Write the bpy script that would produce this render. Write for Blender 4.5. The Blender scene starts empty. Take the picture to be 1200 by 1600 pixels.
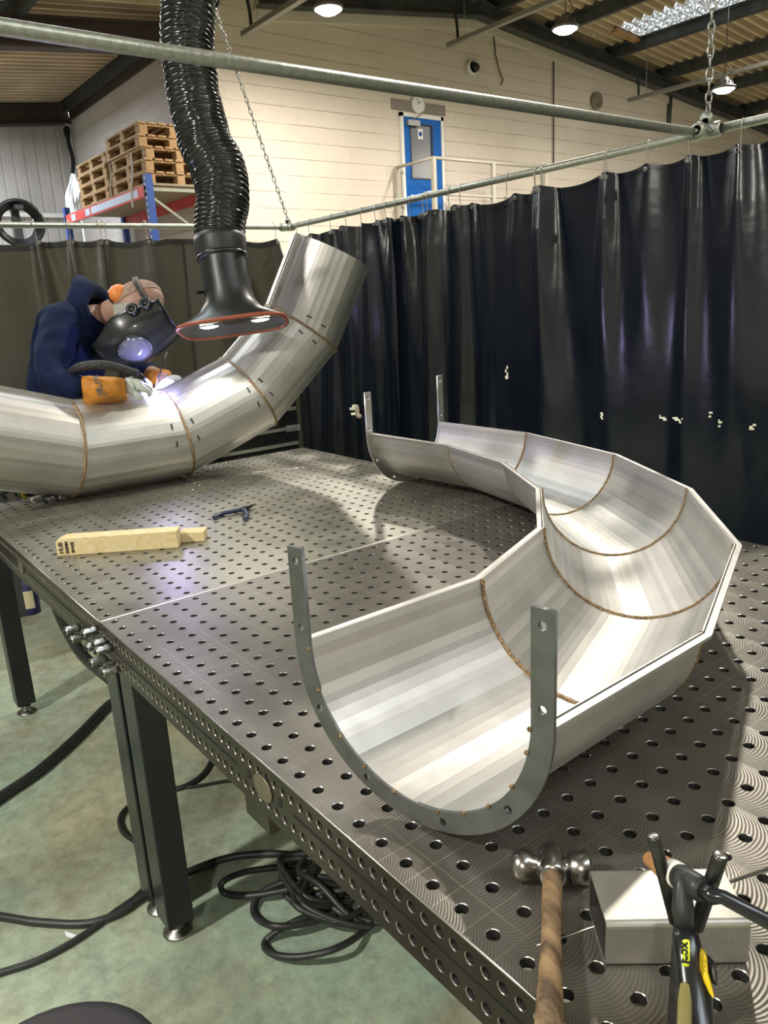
import bpy, bmesh, math, random
import numpy as np
from mathutils import Vector, Matrix
random.seed(7)
PI = math.pi
SC = bpy.context.scene
COL = SC.collection

# ------------------------------------------------------------ camera
CAM = np.array([1.6948, -0.4953, 0.6780])
ROT = np.array([[0.6152, 0.7867, -0.0513], [0.1780, -0.2018, -0.9631], [-0.7680, 0.5834, -0.2642]])
U_, _s, V_ = np.linalg.svd(ROT); ROT = U_ @ V_
FPX = 1205.0
cd = bpy.data.cameras.new('camera'); cam = bpy.data.objects.new('camera', cd); COL.objects.link(cam)
cd.sensor_fit = 'VERTICAL'; cd.sensor_height = 32.0; cd.sensor_width = 24.0
cd.lens = FPX / 1600 * 32.0; cd.clip_start = 0.02; cd.clip_end = 200
m = Matrix([[ROT[0][i], -ROT[1][i], -ROT[2][i], CAM[i]] for i in range(3)] + [[0, 0, 0, 1]])
cam.matrix_world = m
SC.camera = cam

# ------------------------------------------------------------ world, exposure
SC.view_settings.view_transform = 'Standard'
SC.view_settings.look = 'None'
SC.view_settings.gamma = 1
SC.view_settings.use_curve_mapping = False
SC.view_settings.exposure = 0.0
w = bpy.data.worlds.new('world'); SC.world = w; w.use_nodes = True
w.node_tree.nodes['Background'].inputs[0].default_value = (0.80, 0.90, 1.0, 1)
w.node_tree.nodes['Background'].inputs[1].default_value = 2.2

FLOOR = -0.872
XB = -8.5      # gable block wall
YA = 4.6       # side block wall
XC = -13.9     # far siding wall
YAP = 9.6      # ridge
# light output of the lamps
P_LAMP = 170
P_SKY = 110

def W(u, v, d):                       # point seen at pixel (u,v) at view depth d
    c = np.array([(u - 600) / FPX, (v - 800) / FPX, 1.0]) * d
    return Vector(ROT.T @ c + CAM)
def ray(u, v): return ROT.T @ np.array([(u - 600) / FPX, (v - 800) / FPX, 1.0])
def hit(u, v, ax, val):
    d = ray(u, v); k = (val - CAM[ax]) / d[ax]; return Vector(CAM + k * d)

# ------------------------------------------------------------ helpers
class MB:
    def __init__(s): s.v = []; s.f = []; s.sm = []; s.mi = []
    def add(s, vs, fs, smooth=False, mi=0):
        o = len(s.v); s.v += [tuple(map(float, p)) for p in vs]
        for f in fs: s.f.append([i + o for i in f]); s.sm.append(smooth); s.mi.append(mi)
        return s
    def box(s, a, b, mi=0):
        x0, y0, z0 = a; x1, y1, z1 = b
        return s.add([(x0,y0,z0),(x1,y0,z0),(x1,y1,z0),(x0,y1,z0),(x0,y0,z1),(x1,y0,z1),(x1,y1,z1),(x0,y1,z1)],
              [(3,2,1,0),(4,5,6,7),(0,1,5,4),(1,2,6,5),(2,3,7,6),(3,0,4,7)], False, mi)
    def obox(s, c, ax, ay, az, mi=0):   # centre and three half vectors
        c = Vector(c); ax = Vector(ax); ay = Vector(ay); az = Vector(az); vs = []
        for k in (-1, 1):
            for (i, j) in ((-1,-1),(1,-1),(1,1),(-1,1)): vs.append(c + ax*i + ay*j + az*k)
        return s.add(vs, [(3,2,1,0),(4,5,6,7),(0,1,5,4),(1,2,6,5),(2,3,7,6),(3,0,4,7)], False, mi)
    def bar(s, p, q, wd, ht, up=(0,0,1), mi=0):
        p = Vector(p); q = Vector(q); d = (q - p); t = d.normalized(); up = Vector(up)
        sd = t.cross(up).normalized(); u2 = sd.cross(t)
        return s.obox((p + q) / 2, d / 2, sd * wd / 2, u2 * ht / 2, mi)
    def tube(s, pts, r, n=12, closed=False, caps=True, smooth=True, mi=0):
        pts = [Vector(p) for p in pts]; N = len(pts)
        rr = r if isinstance(r, (list, tuple)) else [r] * N
        T = []
        for i in range(N):
            a = pts[(i - 1) % N] if (closed or i > 0) else pts[i]
            b = pts[(i + 1) % N] if (closed or i < N - 1) else pts[i]
            T.append((b - a).normalized())
        u = T[0].orthogonal().normalized(); vs = []
        for i in range(N):
            u = (u - T[i] * u.dot(T[i])).normalized(); w2 = T[i].cross(u)
            for k in range(n):
                a = 2 * PI * k / n; vs.append(pts[i] + (u * math.cos(a) + w2 * math.sin(a)) * rr[i])
        fs = []
        for i in range(N if closed else N - 1):
            j = (i + 1) % N
            for k in range(n):
                k2 = (k + 1) % n; fs.append((i*n+k, i*n+k2, j*n+k2, j*n+k))
        s.add(vs, fs, smooth, mi)
        if caps and not closed:
            o = len(s.v) - N * n
            s.f.append([o + k for k in range(n)][::-1]); s.sm.append(False); s.mi.append(mi)
            s.f.append([o + (N-1)*n + k for k in range(n)]); s.sm.append(False); s.mi.append(mi)
        return s
    def lathe(s, c, axis, prof, n=24, smooth=True, mi=0, ref=None):   # prof: (radius, height along axis)
        c = Vector(c); ax = Vector(axis).normalized(); u = (Vector(ref) if ref else ax.orthogonal()).normalized(); w2 = ax.cross(u); vs = []
        for (r, h) in prof:
            for k in range(n):
                a = 2*PI*k/n; vs.append(c + ax*h + (u*math.cos(a) + w2*math.sin(a))*max(r, 1e-5))
        fs = [(i*n+k, i*n+(k+1)%n, (i+1)*n+(k+1)%n, (i+1)*n+k) for i in range(len(prof)-1) for k in range(n)]
        return s.add(vs, fs, smooth, mi)
    def loft(s, rings, smooth=True, closed=True, caps=True, mi=0):
        n = len(rings[0]); vs = [p for r in rings for p in r]; fs = []
        for i in range(len(rings) - 1):
            for k in range(n if closed else n - 1):
                k2 = (k + 1) % n; fs.append((i*n+k, i*n+k2, (i+1)*n+k2, (i+1)*n+k))
        if caps and closed: fs.append(tuple(range(n))[::-1]); fs.append(tuple((len(rings)-1)*n + k for k in range(n)))
        return s.add(vs, fs, smooth, mi)
    def sphere(s, c, r, n=16, m=10, sc=(1,1,1), axes=None, mi=0):
        c = Vector(c); vs = []; A = axes or (Vector((1,0,0)), Vector((0,1,0)), Vector((0,0,1)))
        for i in range(m + 1):
            t = PI * i / m
            for k in range(n):
                a = 2*PI*k/n
                vs.append(c + A[0]*(r*sc[0]*max(math.sin(t),1e-4)*math.cos(a)) + A[1]*(r*sc[1]*max(math.sin(t),1e-4)*math.sin(a)) + A[2]*(r*sc[2]*math.cos(t)))
        fs = [(i*n+k, (i+1)*n+k, (i+1)*n+(k+1)%n, i*n+(k+1)%n) for i in range(m) for k in range(n)]
        return s.add(vs, fs, True, mi)
    def build(s, name, mat, parent=None, **kw):
        me = bpy.data.meshes.new(name)
        V = np.array(s.v)
        if parent is None:
            lo, hi = V.min(0), V.max(0); org = Vector(((lo[0]+hi[0])/2, (lo[1]+hi[1])/2, lo[2])) if not kw.get('origin') else Vector(kw['origin'])
            loc = org
        else:
            org = Vector(parent['_w']) if '_w' in parent else parent.location.copy(); loc = Vector((0,0,0))
        me.from_pydata([tuple(p) for p in (V - np.array(org))], [], s.f)
        me.polygons.foreach_set('use_smooth', s.sm)
        me.polygons.foreach_set('material_index', s.mi)
        for mm in (mat if isinstance(mat, (list, tuple)) else [mat]): me.materials.append(mm)
        me.update()
        o = bpy.data.objects.new(name, me); COL.objects.link(o); o.location = loc
        WORLD[o.name] = org
        if parent is not None:
            o.parent = parent
        return o
WORLD = {}
def wl(parent): return WORLD[parent.name]
_b = MB.build
def build(s, name, mat, parent=None, **kw):
    if parent is not None:
        org = wl(parent)
        me = bpy.data.meshes.new(name); V = np.array(s.v)
        me.from_pydata([tuple(p) for p in (V - np.array(org))], [], s.f)
        me.polygons.foreach_set('use_smooth', s.sm); me.polygons.foreach_set('material_index', s.mi)
        for mm in (mat if isinstance(mat, (list, tuple)) else [mat]): me.materials.append(mm)
        me.update()
        o = bpy.data.objects.new(name, me); COL.objects.link(o); o.parent = parent; WORLD[o.name] = Vector(org)
    else:
        o = _b(s, name, mat, None, **kw)
    if kw.get('bevel'):
        b = o.modifiers.new('b', 'BEVEL'); b.width = kw['bevel']; b.segments = 2; b.limit_method = 'ANGLE'
    return o
MB.build = build
def tag(o, label=None, cat=None, group=None, kind=None):
    if label: o['label'] = label
    if cat: o['category'] = cat
    if group: o['group'] = group
    if kind: o['kind'] = kind
    return o
def thing(name, loc, label, cat, group=None):
    o = bpy.data.objects.new(name, None); COL.objects.link(o); o.location = loc; o.empty_display_size = .05
    WORLD[o.name] = Vector(loc)
    return tag(o, label, cat, group)
def copy_tree(o, loc, rotz=None, label=None):
    c = o.copy(); COL.objects.link(c); c.location = loc
    if rotz is not None: c.rotation_euler = (0, 0, rotz)
    if label: c['label'] = label
    WORLD[c.name] = Vector(loc)
    def rec(a, b):
        for ch in list(a.children):
            if ch.name.startswith('camera'): continue
            d = ch.copy(); COL.objects.link(d); d.parent = b; WORLD[d.name] = Vector(loc); rec(ch, d)
    rec(o, c)
    return c
def structure(o): o['kind'] = 'structure'; return o

def spline(pts, n=8, closed=False):        # Catmull-Rom
    P = [Vector(p) for p in pts]; out = []; N = len(P)
    rng = range(N if closed else N - 1)
    for i in rng:
        g = lambda k: P[k % N] if closed else P[min(max(k, 0), N - 1)]
        a, b, c, d = g(i-1), g(i), g(i+1), g(i+2)
        for k in range(n):
            t = k / n
            out.append(0.5*((2*b) + (c-a)*t + (2*a-5*b+4*c-d)*t*t + (3*b-a-3*c+d)*t*t*t))
    if not closed: out.append(P[-1])
    return out

def curve_mesh(obj):
    dg = bpy.context.evaluated_depsgraph_get(); dg.update()
    me = bpy.data.meshes.new_from_object(obj.evaluated_get(dg)); bpy.data.objects.remove(obj); return me
def finish_mesh(me, name, mat, M4, parent):
    me.transform(M4); me.transform(Matrix.Translation(-wl(parent)))
    me.materials.clear(); me.materials.append(mat); me.name = name
    o = bpy.data.objects.new(name, me); COL.objects.link(o); o.parent = parent; WORLD[o.name] = Vector(wl(parent)); return o
def frame(o, x, y):                      # matrix with local x,y axes at o
    x = Vector(x).normalized(); y = Vector(y).normalized(); z = x.cross(y).normalized(); y = z.cross(x); o = Vector(o)
    return Matrix([[x[i], y[i], z[i], o[i]] for i in range(3)] + [[0,0,0,1]])
def text(name, body, size, o, x, y, mat, parent, ext=0.0003, shear=0, bold=0):
    cu = bpy.data.curves.new(name, 'FONT'); cu.body = body; cu.size = size; cu.extrude = ext; cu.align_x = 'CENTER'; cu.align_y = 'CENTER'; cu.shear = shear; cu.offset = bold
    ob = bpy.data.objects.new('t', cu); COL.objects.link(ob)
    return finish_mesh(curve_mesh(ob), name, mat, frame(o, x, y), parent)
def plate(name, outline, holes, ext, o, x, y, mat, parent):
    cu = bpy.data.curves.new(name, 'CURVE'); cu.dimensions = '2D'; cu.fill_mode = 'BOTH'; cu.extrude = ext / 2
    def sp(pts):
        s = cu.splines.new('POLY'); s.points.add(len(pts) - 1); s.use_cyclic_u = True
        for i, p in enumerate(pts): s.points[i].co = (p[0], p[1], 0, 1)
    sp(outline)
    for (cx, cy, r) in holes: sp([(cx + r*math.cos(2*PI*k/16), cy + r*math.sin(2*PI*k/16)) for k in range(16)])
    ob = bpy.data.objects.new('t', cu); COL.objects.link(ob)
    return finish_mesh(curve_mesh(ob), name, mat, frame(o, x, y), parent)

def skin_mesh(nodes, edges, radii, sub=2, root=0):
    me = bpy.data.meshes.new('sk'); me.from_pydata([tuple(n) for n in nodes], edges, [])
    ob = bpy.data.objects.new('sk', me); COL.objects.link(ob)
    md = ob.modifiers.new('s', 'SKIN'); md.use_smooth_shade = True
    if not me.skin_vertices: me.attributes.new
    sv = me.skin_vertices[0].data
    for i, r in enumerate(radii):
        sv[i].radius = (r, r) if not isinstance(r, tuple) else r
        sv[i].use_root = (i == root)
    s2 = ob.modifiers.new('u', 'SUBSURF'); s2.levels = sub; s2.render_levels = sub
    return curve_mesh(ob)

# ------------------------------------------------------------ materials
def nt(name):
    m = bpy.data.materials.new(name); m.use_nodes = True; t = m.node_tree; return m, t, t.nodes['Principled BSDF']
def mat(name, col, rough=0.5, metal=0.0, spec=0.5, coat=0.0, emit=None, es=0, noise=0.0, nscale=8.0, bump=0.0, bscale=60.0, col2=None, sheen=0, stretch=None, ndetail=4):
    m, t, b = nt(name); N = t.nodes; L = t.links
    b.inputs['Base Color'].default_value = (*col, 1); b.inputs['Roughness'].default_value = rough; b.inputs['Metallic'].default_value = metal
    b.inputs['Specular IOR Level'].default_value = spec; b.inputs['Coat Weight'].default_value = coat
    if sheen: b.inputs['Sheen Weight'].default_value = sheen
    if emit: b.inputs['Emission Color'].default_value = (*emit, 1); b.inputs['Emission Strength'].default_value = es
    tc = N.new('ShaderNodeTexCoord'); src = tc.outputs['Object']
    if stretch:
        mp = N.new('ShaderNodeMapping'); mp.inputs['Scale'].default_value = stretch; L.new(src, mp.inputs[0]); src = mp.outputs[0]
    if noise or col2:
        n = N.new('ShaderNodeTexNoise'); n.inputs['Scale'].default_value = nscale; n.inputs['Detail'].default_value = ndetail; L.new(src, n.inputs[0])
        r = N.new('ShaderNodeValToRGB'); L.new(n.outputs[0], r.inputs[0]); r.color_ramp.elements[0].position = .35; r.color_ramp.elements[1].position = .65
        c2 = col2 if col2 else tuple(min(1, c * (1 + noise)) for c in col); c1 = col if col2 else tuple(c * (1 - noise) for c in col)
        r.color_ramp.elements[0].color = (*c1, 1); r.color_ramp.elements[1].color = (*c2, 1); L.new(r.outputs[0], b.inputs['Base Color'])
    if bump:
        n2 = N.new('ShaderNodeTexNoise'); n2.inputs['Scale'].default_value = bscale; n2.inputs['Detail'].default_value = 5; L.new(src, n2.inputs[0])
        bp = N.new('ShaderNodeBump'); bp.inputs['Strength'].default_value = bump; bp.inputs['Distance'].default_value = .01; L.new(n2.outputs[0], bp.inputs['Height']); L.new(bp.outputs[0], b.inputs['Normal'])
    return m
def mth(t, op, a, b=None, c=None):
    n = t.nodes.new('ShaderNodeMath'); n.operation = op
    for i, x in enumerate((a, b, c)):
        if x is None: continue
        if isinstance(x, (int, float)): n.inputs[i].default_value = x
        else: t.links.new(x, n.inputs[i])
    return n.outputs[0]

# stainless steel sheet
def m_steel(name, col=(.62,.60,.57), rough=.32):
    m, t, b = nt(name); N = t.nodes; L = t.links
    tc = N.new('ShaderNodeTexCoord'); n = N.new('ShaderNodeTexNoise'); n.inputs['Scale'].default_value = 9; n.inputs['Detail'].default_value = 6; L.new(tc.outputs['Object'], n.inputs[0])
    r = N.new('ShaderNodeValToRGB'); L.new(n.outputs[0], r.inputs[0])
    r.color_ramp.elements[0].position = .3; r.color_ramp.elements[0].color = (*[c * .88 for c in col], 1); r.color_ramp.elements[1].position = .7; r.color_ramp.elements[1].color = (*[c * 1.06 for c in col], 1)
    at = N.new('ShaderNodeAttribute'); at.attribute_name = 'band'
    mx = N.new('ShaderNodeMix'); mx.data_type = 'RGBA'; mx.blend_type = 'MULTIPLY'; mx.inputs[0].default_value = 1; L.new(r.outputs[0], mx.inputs[6]); L.new(at.outputs['Color'], mx.inputs[7])
    L.new(mx.outputs[2], b.inputs['Base Color'])
    b.inputs['Metallic'].default_value = 1.0
    n2 = N.new('ShaderNodeTexNoise'); n2.inputs['Scale'].default_value = 30; L.new(tc.outputs['Object'], n2.inputs[0])
    L.new(mth(t, 'ADD', mth(t, 'MULTIPLY', n2.outputs[0], .12), rough - .06), b.inputs['Roughness'])
    return m
M_ST = mat('stainless_plain', (.58,.57,.55), .42, 1.0, noise=.08, nscale=20)
M_PIPE = m_steel('stainless_banded', (.575,.57,.55), .50)
M_WELD = mat('weld_bead', (.34,.24,.14), .38, 1.0, noise=.5, nscale=260, bump=.6, bscale=400)
M_FLANGE = mat('flange_steel', (.16,.17,.17), .5, .85, noise=.12, nscale=30)
M_GALV = mat('galvanised_tube', (.40,.42,.36), .42, .75, noise=.14, nscale=60, bump=.1, bscale=90)
M_GALV2 = mat('galvanised_far', (.30,.31,.25), .5, .6, noise=.12, nscale=30)
M_BLACK = mat('black_paint', (.010,.013,.015), .28, 0, noise=.2, nscale=20)
M_LEG = mat('leg_paint', (.012,.015,.017), .3, 0, .5)
M_CAST = mat('plated_bolt', (.35,.35,.33), .32, 1.0, noise=.3, nscale=60)
M_RUB = mat('black_rubber', (.020,.022,.021), .45, 0, noise=.25, nscale=40)
M_HOSE = mat('hose_pvc', (.016,.019,.018), .17, 0, .6, noise=.3, nscale=20)
M_BROWN = mat('brown_beam', (.050,.032,.028), .6, noise=.2, nscale=3)
M_GREY = mat('grey_purlin', (.060,.066,.068), .55, .2, noise=.3, nscale=4)
M_WHITE = mat('white_paint', (.75,.74,.70), .5)
M_BLUE = mat('blue_door_paint', (.005,.11,.42), .6, spec=.25)
M_DARK = mat('dark_void', (.01,.01,.01), .8)
M_SILV = mat('satin_aluminium', (.62,.62,.60), .3, 1.0)
M_RED = mat('red_rack_paint', (.62,.07,.06), .45, noise=.2, nscale=4)
M_RBLUE = mat('blue_rack_paint', (.03,.08,.32), .4)
M_WOODP = mat('pallet_wood', (.40,.25,.12), .8, noise=.35, nscale=5, stretch=(1,6,20))
M_WOODP2 = mat('pallet_wood_grey', (.36,.27,.18), .85, noise=.35, nscale=5, stretch=(1,6,20))

# welding table top: ground steel with arcs from the grinder, scribed grid
def m_table(name, swirl, dark):
    m, t, b = nt(name); N = t.nodes; L = t.links
    tc = N.new('ShaderNodeTexCoord'); sp = N.new('ShaderNodeSeparateXYZ'); L.new(tc.outputs['Object'], sp.inputs[0])
    n = N.new('ShaderNodeTexNoise'); n.inputs['Scale'].default_value = 4; n.inputs['Detail'].default_value = 8; n.inputs['Roughness'].default_value = .65; L.new(tc.outputs['Object'], n.inputs[0])
    r = N.new('ShaderNodeValToRGB'); L.new(n.outputs[0], r.inputs[0])
    e = r.color_ramp.elements; e[0].position = .3; e[0].color = (*[c * .8 for c in dark], 1); e[1].position = .7; e[1].color = (*[c * 1.35 for c in dark], 1)
    x = e = None
    X = sp.outputs[0]; Y = sp.outputs[1]
    # arcs: rings around moving centres, repeated per 0.16 m
    w2 = mth(t, 'MULTIPLY', mth(t, 'SUBTRACT', mth(t, 'FRACT', mth(t, 'ADD', mth(t, 'MULTIPLY', Y, 1/.10), .25)), .5), .10)
    rad = mth(t, 'SUBTRACT', mth(t, 'ADD', X, mth(t, 'MULTIPLY', Y, .15)), mth(t, 'SQRT', mth(t, 'SUBTRACT', .056**2, mth(t, 'POWER', w2, 2))))
    n3 = N.new('ShaderNodeTexNoise'); n3.inputs['Scale'].default_value = 14; L.new(tc.outputs['Object'], n3.inputs[0])
    ring = mth(t, 'SINE', mth(t, 'ADD', mth(t, 'MULTIPLY', rad, 2*PI/.0050), mth(t, 'MULTIPLY', n3.outputs[0], 7)))
    ringm = mth(t, 'MULTIPLY', mth(t, 'MAXIMUM', ring, 0), swirl)
    # scribed lines
    def line(C, step, off, wdt):
        f = mth(t, 'ABSOLUTE', mth(t, 'SUBTRACT', mth(t, 'FRACT', mth(t, 'ADD', mth(t, 'MULTIPLY', C, 1/step), off)), .5))
        return mth(t, 'LESS_THAN', f, wdt / step / 2)
    l = mth(t, 'MAXIMUM', line(X, .05, .5, .0009), line(Y, .10, .5, .0009))
    n4 = N.new('ShaderNodeTexNoise'); n4.inputs['Scale'].default_value = 3; L.new(tc.outputs['Object'], n4.inputs[0])
    lm = mth(t, 'MULTIPLY', l, mth(t, 'MAXIMUM', mth(t, 'MULTIPLY', mth(t, 'SUBTRACT', n4.outputs[0], .38), 4), 0))
    lm = mth(t, 'MINIMUM', lm, 1)
    mx = N.new('ShaderNodeMix'); mx.data_type = 'RGBA'; L.new(mth(t, 'MULTIPLY', ringm, .24), mx.inputs[0]); L.new(r.outputs[0], mx.inputs[6]); mx.inputs[7].default_value = (.42,.38,.34,1)
    mx2 = N.new('ShaderNodeMix'); mx2.data_type = 'RGBA'; L.new(mth(t, 'MULTIPLY', lm, .75), mx2.inputs[0]); L.new(mx.outputs[2], mx2.inputs[6]); mx2.inputs[7].default_value = (.5,.45,.38,1)
    L.new(mx2.outputs[2], b.inputs['Base Color'])
    b.inputs['Metallic'].default_value = .72
    L.new(mth(t, 'ADD', mth(t, 'MULTIPLY', n.outputs[0], .30), .24), b.inputs['Roughness'])
    bp = N.new('ShaderNodeBump'); bp.inputs['Strength'].default_value = .12; bp.inputs['Distance'].default_value = .001
    L.new(mth(t, 'ADD', mth(t, 'MULTIPLY', ring, swirl), n3.outputs[0]), bp.inputs['Height']); L.new(bp.outputs[0], b.inputs['Normal'])
    return m
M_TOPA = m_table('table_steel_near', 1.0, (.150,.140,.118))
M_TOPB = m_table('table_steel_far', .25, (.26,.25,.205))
M_APRON = mat('table_side_steel', (.062,.057,.045), .34, .8, noise=.25, nscale=10)
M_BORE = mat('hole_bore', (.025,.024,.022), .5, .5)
M_HOLE = mat('hole_chamfer', (.42,.41,.38), .3, 1.0)

# ------------------------------------------------------------ building shell
def blocks(name, use, c1, c2, mort):
    m, t, b = nt(name); N = t.nodes; L = t.links
    tc = N.new('ShaderNodeTexCoord'); sp = N.new('ShaderNodeSeparateXYZ'); L.new(tc.outputs['Object'], sp.inputs[0])
    cb = N.new('ShaderNodeCombineXYZ'); L.new(sp.outputs[use], cb.inputs[0]); L.new(sp.outputs[2], cb.inputs[1])
    br = N.new('ShaderNodeTexBrick'); L.new(cb.outputs[0], br.inputs[0]); br.inputs['Scale'].default_value = 1
    br.inputs['Brick Width'].default_value = .45; br.inputs['Row Height'].default_value = .225; br.inputs['Mortar Size'].default_value = .006; br.inputs['Mortar Smooth'].default_value = .3
    br.inputs['Color1'].default_value = (*c1, 1); br.inputs['Color2'].default_value = (*c2, 1); br.inputs['Mortar'].default_value = (*[x*.93 for x in c2], 1)
    n = N.new('ShaderNodeTexNoise'); n.inputs['Scale'].default_value = .8; n.inputs['Detail'].default_value = 6; L.new(tc.outputs['Object'], n.inputs[0])
    mx = N.new('ShaderNodeMix'); mx.data_type = 'RGBA'; mx.blend_type = 'MULTIPLY'; mx.inputs[0].default_value = .35; L.new(br.outputs[0], mx.inputs[6]); L.new(n.outputs['Color'], mx.inputs[7])
    mx.inputs[0].default_value = 0.0
    rr = N.new('ShaderNodeValToRGB'); L.new(n.outputs[0], rr.inputs[0]); rr.color_ramp.elements[0].position = .3; rr.color_ramp.elements[0].color = (.88,.86,.84,1); rr.color_ramp.elements[1].position = .7; rr.color_ramp.elements[1].color = (1,1,1,1)
    m3 = N.new('ShaderNodeMix'); m3.data_type = 'RGBA'; m3.blend_type = 'MULTIPLY'; m3.inputs[0].default_value = 1; L.new(mx.outputs[2], m3.inputs[6]); L.new(rr.outputs[0], m3.inputs[7])
    fz = mth(t, 'FRACT', mth(t, 'MULTIPLY', mth(t, 'ADD', sp.outputs[2], .0), 1/.225))
    nj = N.new('ShaderNodeTexNoise'); nj.inputs['Scale'].default_value = 2.5; L.new(tc.outputs['Object'], nj.inputs[0])
    hl = mth(t, 'MULTIPLY', mth(t, 'GREATER_THAN', mth(t, 'ABSOLUTE', mth(t, 'SUBTRACT', fz, .5)), .478), mth(t, 'MINIMUM', mth(t, 'MAXIMUM', mth(t, 'MULTIPLY', mth(t, 'SUBTRACT', nj.outputs[0], .34), 5), .25), .95))
    m4 = N.new('ShaderNodeMix'); m4.data_type = 'RGBA'; L.new(hl, m4.inputs[0]); L.new(m3.outputs[2], m4.inputs[6]); m4.inputs[7].default_value = (*mort, 1)
    L.new(m4.outputs[2], b.inputs['Base Color']); b.inputs['Roughness'].default_value = .75
    bp = N.new('ShaderNodeBump'); bp.inputs['Strength'].default_value = .25; bp.inputs['Distance'].default_value = .006; bp.invert = True
    L.new(br.outputs['Fac'], bp.inputs['Height']); L.new(bp.outputs[0], b.inputs['Normal'])
    return m
M_WB = blocks('painted_block_gable', 1, (.70,.63,.54), (.68,.61,.52), (.34,.27,.21))
M_WA = blocks('painted_block_side', 0, (.68,.64,.62), (.66,.62,.60), (.48,.44,.42))

def zw(y):
    if y >= YAP: return 5.0 - .10*(y-YAP)
    if y >= 5.5: return 5.0 - .12*(YAP-y)
    if y >= 4.4: return 4.508 - (5.5-y)/1.1*.508
    return 4.0 - .10*(4.4-y)
Y0, Y1, X1 = -9.0, 20.0, 7.5
# floor
def m_floor():
    m, t, b = nt('worn_green_floor'); N = t.nodes; L = t.links
    tc = N.new('ShaderNodeTexCoord')
    def noi(s, d=6, r=.6):
        n = N.new('ShaderNodeTexNoise'); n.inputs['Scale'].default_value = s; n.inputs['Detail'].default_value = d; n.inputs['Roughness'].default_value = r; L.new(tc.outputs['Object'], n.inputs[0]); return n.outputs[0]
    r = N.new('ShaderNodeValToRGB'); L.new(noi(1.3), r.inputs[0]); e = r.color_ramp.elements
    e[0].position = .35; e[0].color = (.29,.375,.30,1); e[1].position = .62; e[1].color = (.41,.40,.28,1)
    r2 = N.new('ShaderNodeValToRGB'); L.new(noi(22, 8, .75), r2.inputs[0]); e = r2.color_ramp.elements; e[0].position = .3; e[0].color = (.62,.62,.58,1); e[1].position = .68; e[1].color = (1.15,1.15,1.1,1)
    mx = N.new('ShaderNodeMix'); mx.data_type = 'RGBA'; mx.blend_type = 'MULTIPLY'; mx.inputs[0].default_value = 1; L.new(r.outputs[0], mx.inputs[6]); L.new(r2.outputs[0], mx.inputs[7])
    r3 = N.new('ShaderNodeValToRGB'); L.new(noi(3.1, 5, .6), r3.inputs[0]); e = r3.color_ramp.elements; e[0].position = .55; e[0].color = (0,0,0,1); e[1].position = .72; e[1].color = (.65,.65,.65,1)
    m2 = N.new('ShaderNodeMix'); m2.data_type = 'RGBA'; L.new(r3.outputs[0], m2.inputs[0]); L.new(mx.outputs[2], m2.inputs[6]); m2.inputs[7].default_value = (.20,.135,.07,1)
    L.new(m2.outputs[2], b.inputs['Base Color']); b.inputs['Roughness'].default_value = .6
    bp = N.new('ShaderNodeBump'); bp.inputs['Strength'].default_value = .3; bp.inputs['Distance'].default_value = .004; L.new(noi(60), bp.inputs['Height']); L.new(bp.outputs[0], b.inputs['Normal'])
    return m
M_FLOOR = m_floor()
structure(MB().box((XC-.3, Y0, FLOOR-.1), (X1, Y1, FLOOR)).build('floor', M_FLOOR))
# gable wall x = XB from YA to Y1, pentagon
def wall_poly(pts, n, th, name, mt):
    b = MB(); a = [Vector(p) for p in pts]; q = [p + Vector(n) * th for p in a]; k = len(a)
    b.add(a + q, [tuple(range(k)), tuple(range(k, 2*k))[::-1]] + [(i, i+k, (i+1)%k+k, (i+1)%k) for i in range(k)])
    return structure(b.build(name, mt, origin=(0,0,0)))
wall_poly([(XB,YA,FLOOR),(XB,Y1,FLOOR),(XB,Y1,zw(Y1)+.37),(XB,YAP,zw(YAP)+.37),(XB,5.5,zw(5.5)+.37),(XB,YA,zw(YA)+.37)], (-1,0,0), .2, 'wall_back', M_WB)
wall_poly([(XC,YA,FLOOR),(XB-.2,YA,FLOOR),(XB-.2,YA,4.20),(XC,YA,4.13)], (0,1,0), .2, 'wall_side', M_WA)
# far siding wall
def ribbed(p0, p1, z0, z1, pitch, dep, n):
    b = MB(); p0 = Vector(p0); p1 = Vector(p1); L = (p1-p0).length; d = (p1-p0)/L; n = Vector(n); k = int(L/pitch); prof = []
    for i in range(k):
        for (f, o) in ((0,0),(.70,0),(.78,dep),(.92,dep)): prof.append(p0 + d*(i+f)*pitch + n*o)
    vs = [(p.x,p.y,z0) for p in prof] + [(p.x,p.y,z1) for p in prof]; m_ = len(prof)
    b.add(vs, [(i, i+1, i+1+m_, i+m_) for i in range(m_-1)]); return b
M_SID = mat('siding_sheet', (.50,.47,.45), .6, noise=.12, nscale=1.2)
structure(ribbed((XC,-9,0), (XC,YA,0), FLOOR, 4.42, .20, -.018, (1,0,0)).build('wall_far', M_SID))
b = MB(); b.box((XC-.02,-9,2.45),(XC+.10,YA-.02,2.52)); structure(b.build('trim_1', M_WHITE))
# enclosing walls out of view
M_IN = mat('inner_wall_paint', (.66,.63,.58), .8, noise=.1, nscale=1)
structure(MB().box((XC,Y0-.2,FLOOR),(X1,Y0,3.2)).build('wall_left', M_IN))
structure(MB().box((X1,Y0,FLOOR),(X1+.2,Y1,5.5)).build('wall_front', M_IN))
structure(MB().box((XB-.2,Y1,FLOOR),(X1,Y1+.2,4.8)).build('wall_right', M_IN))
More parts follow.
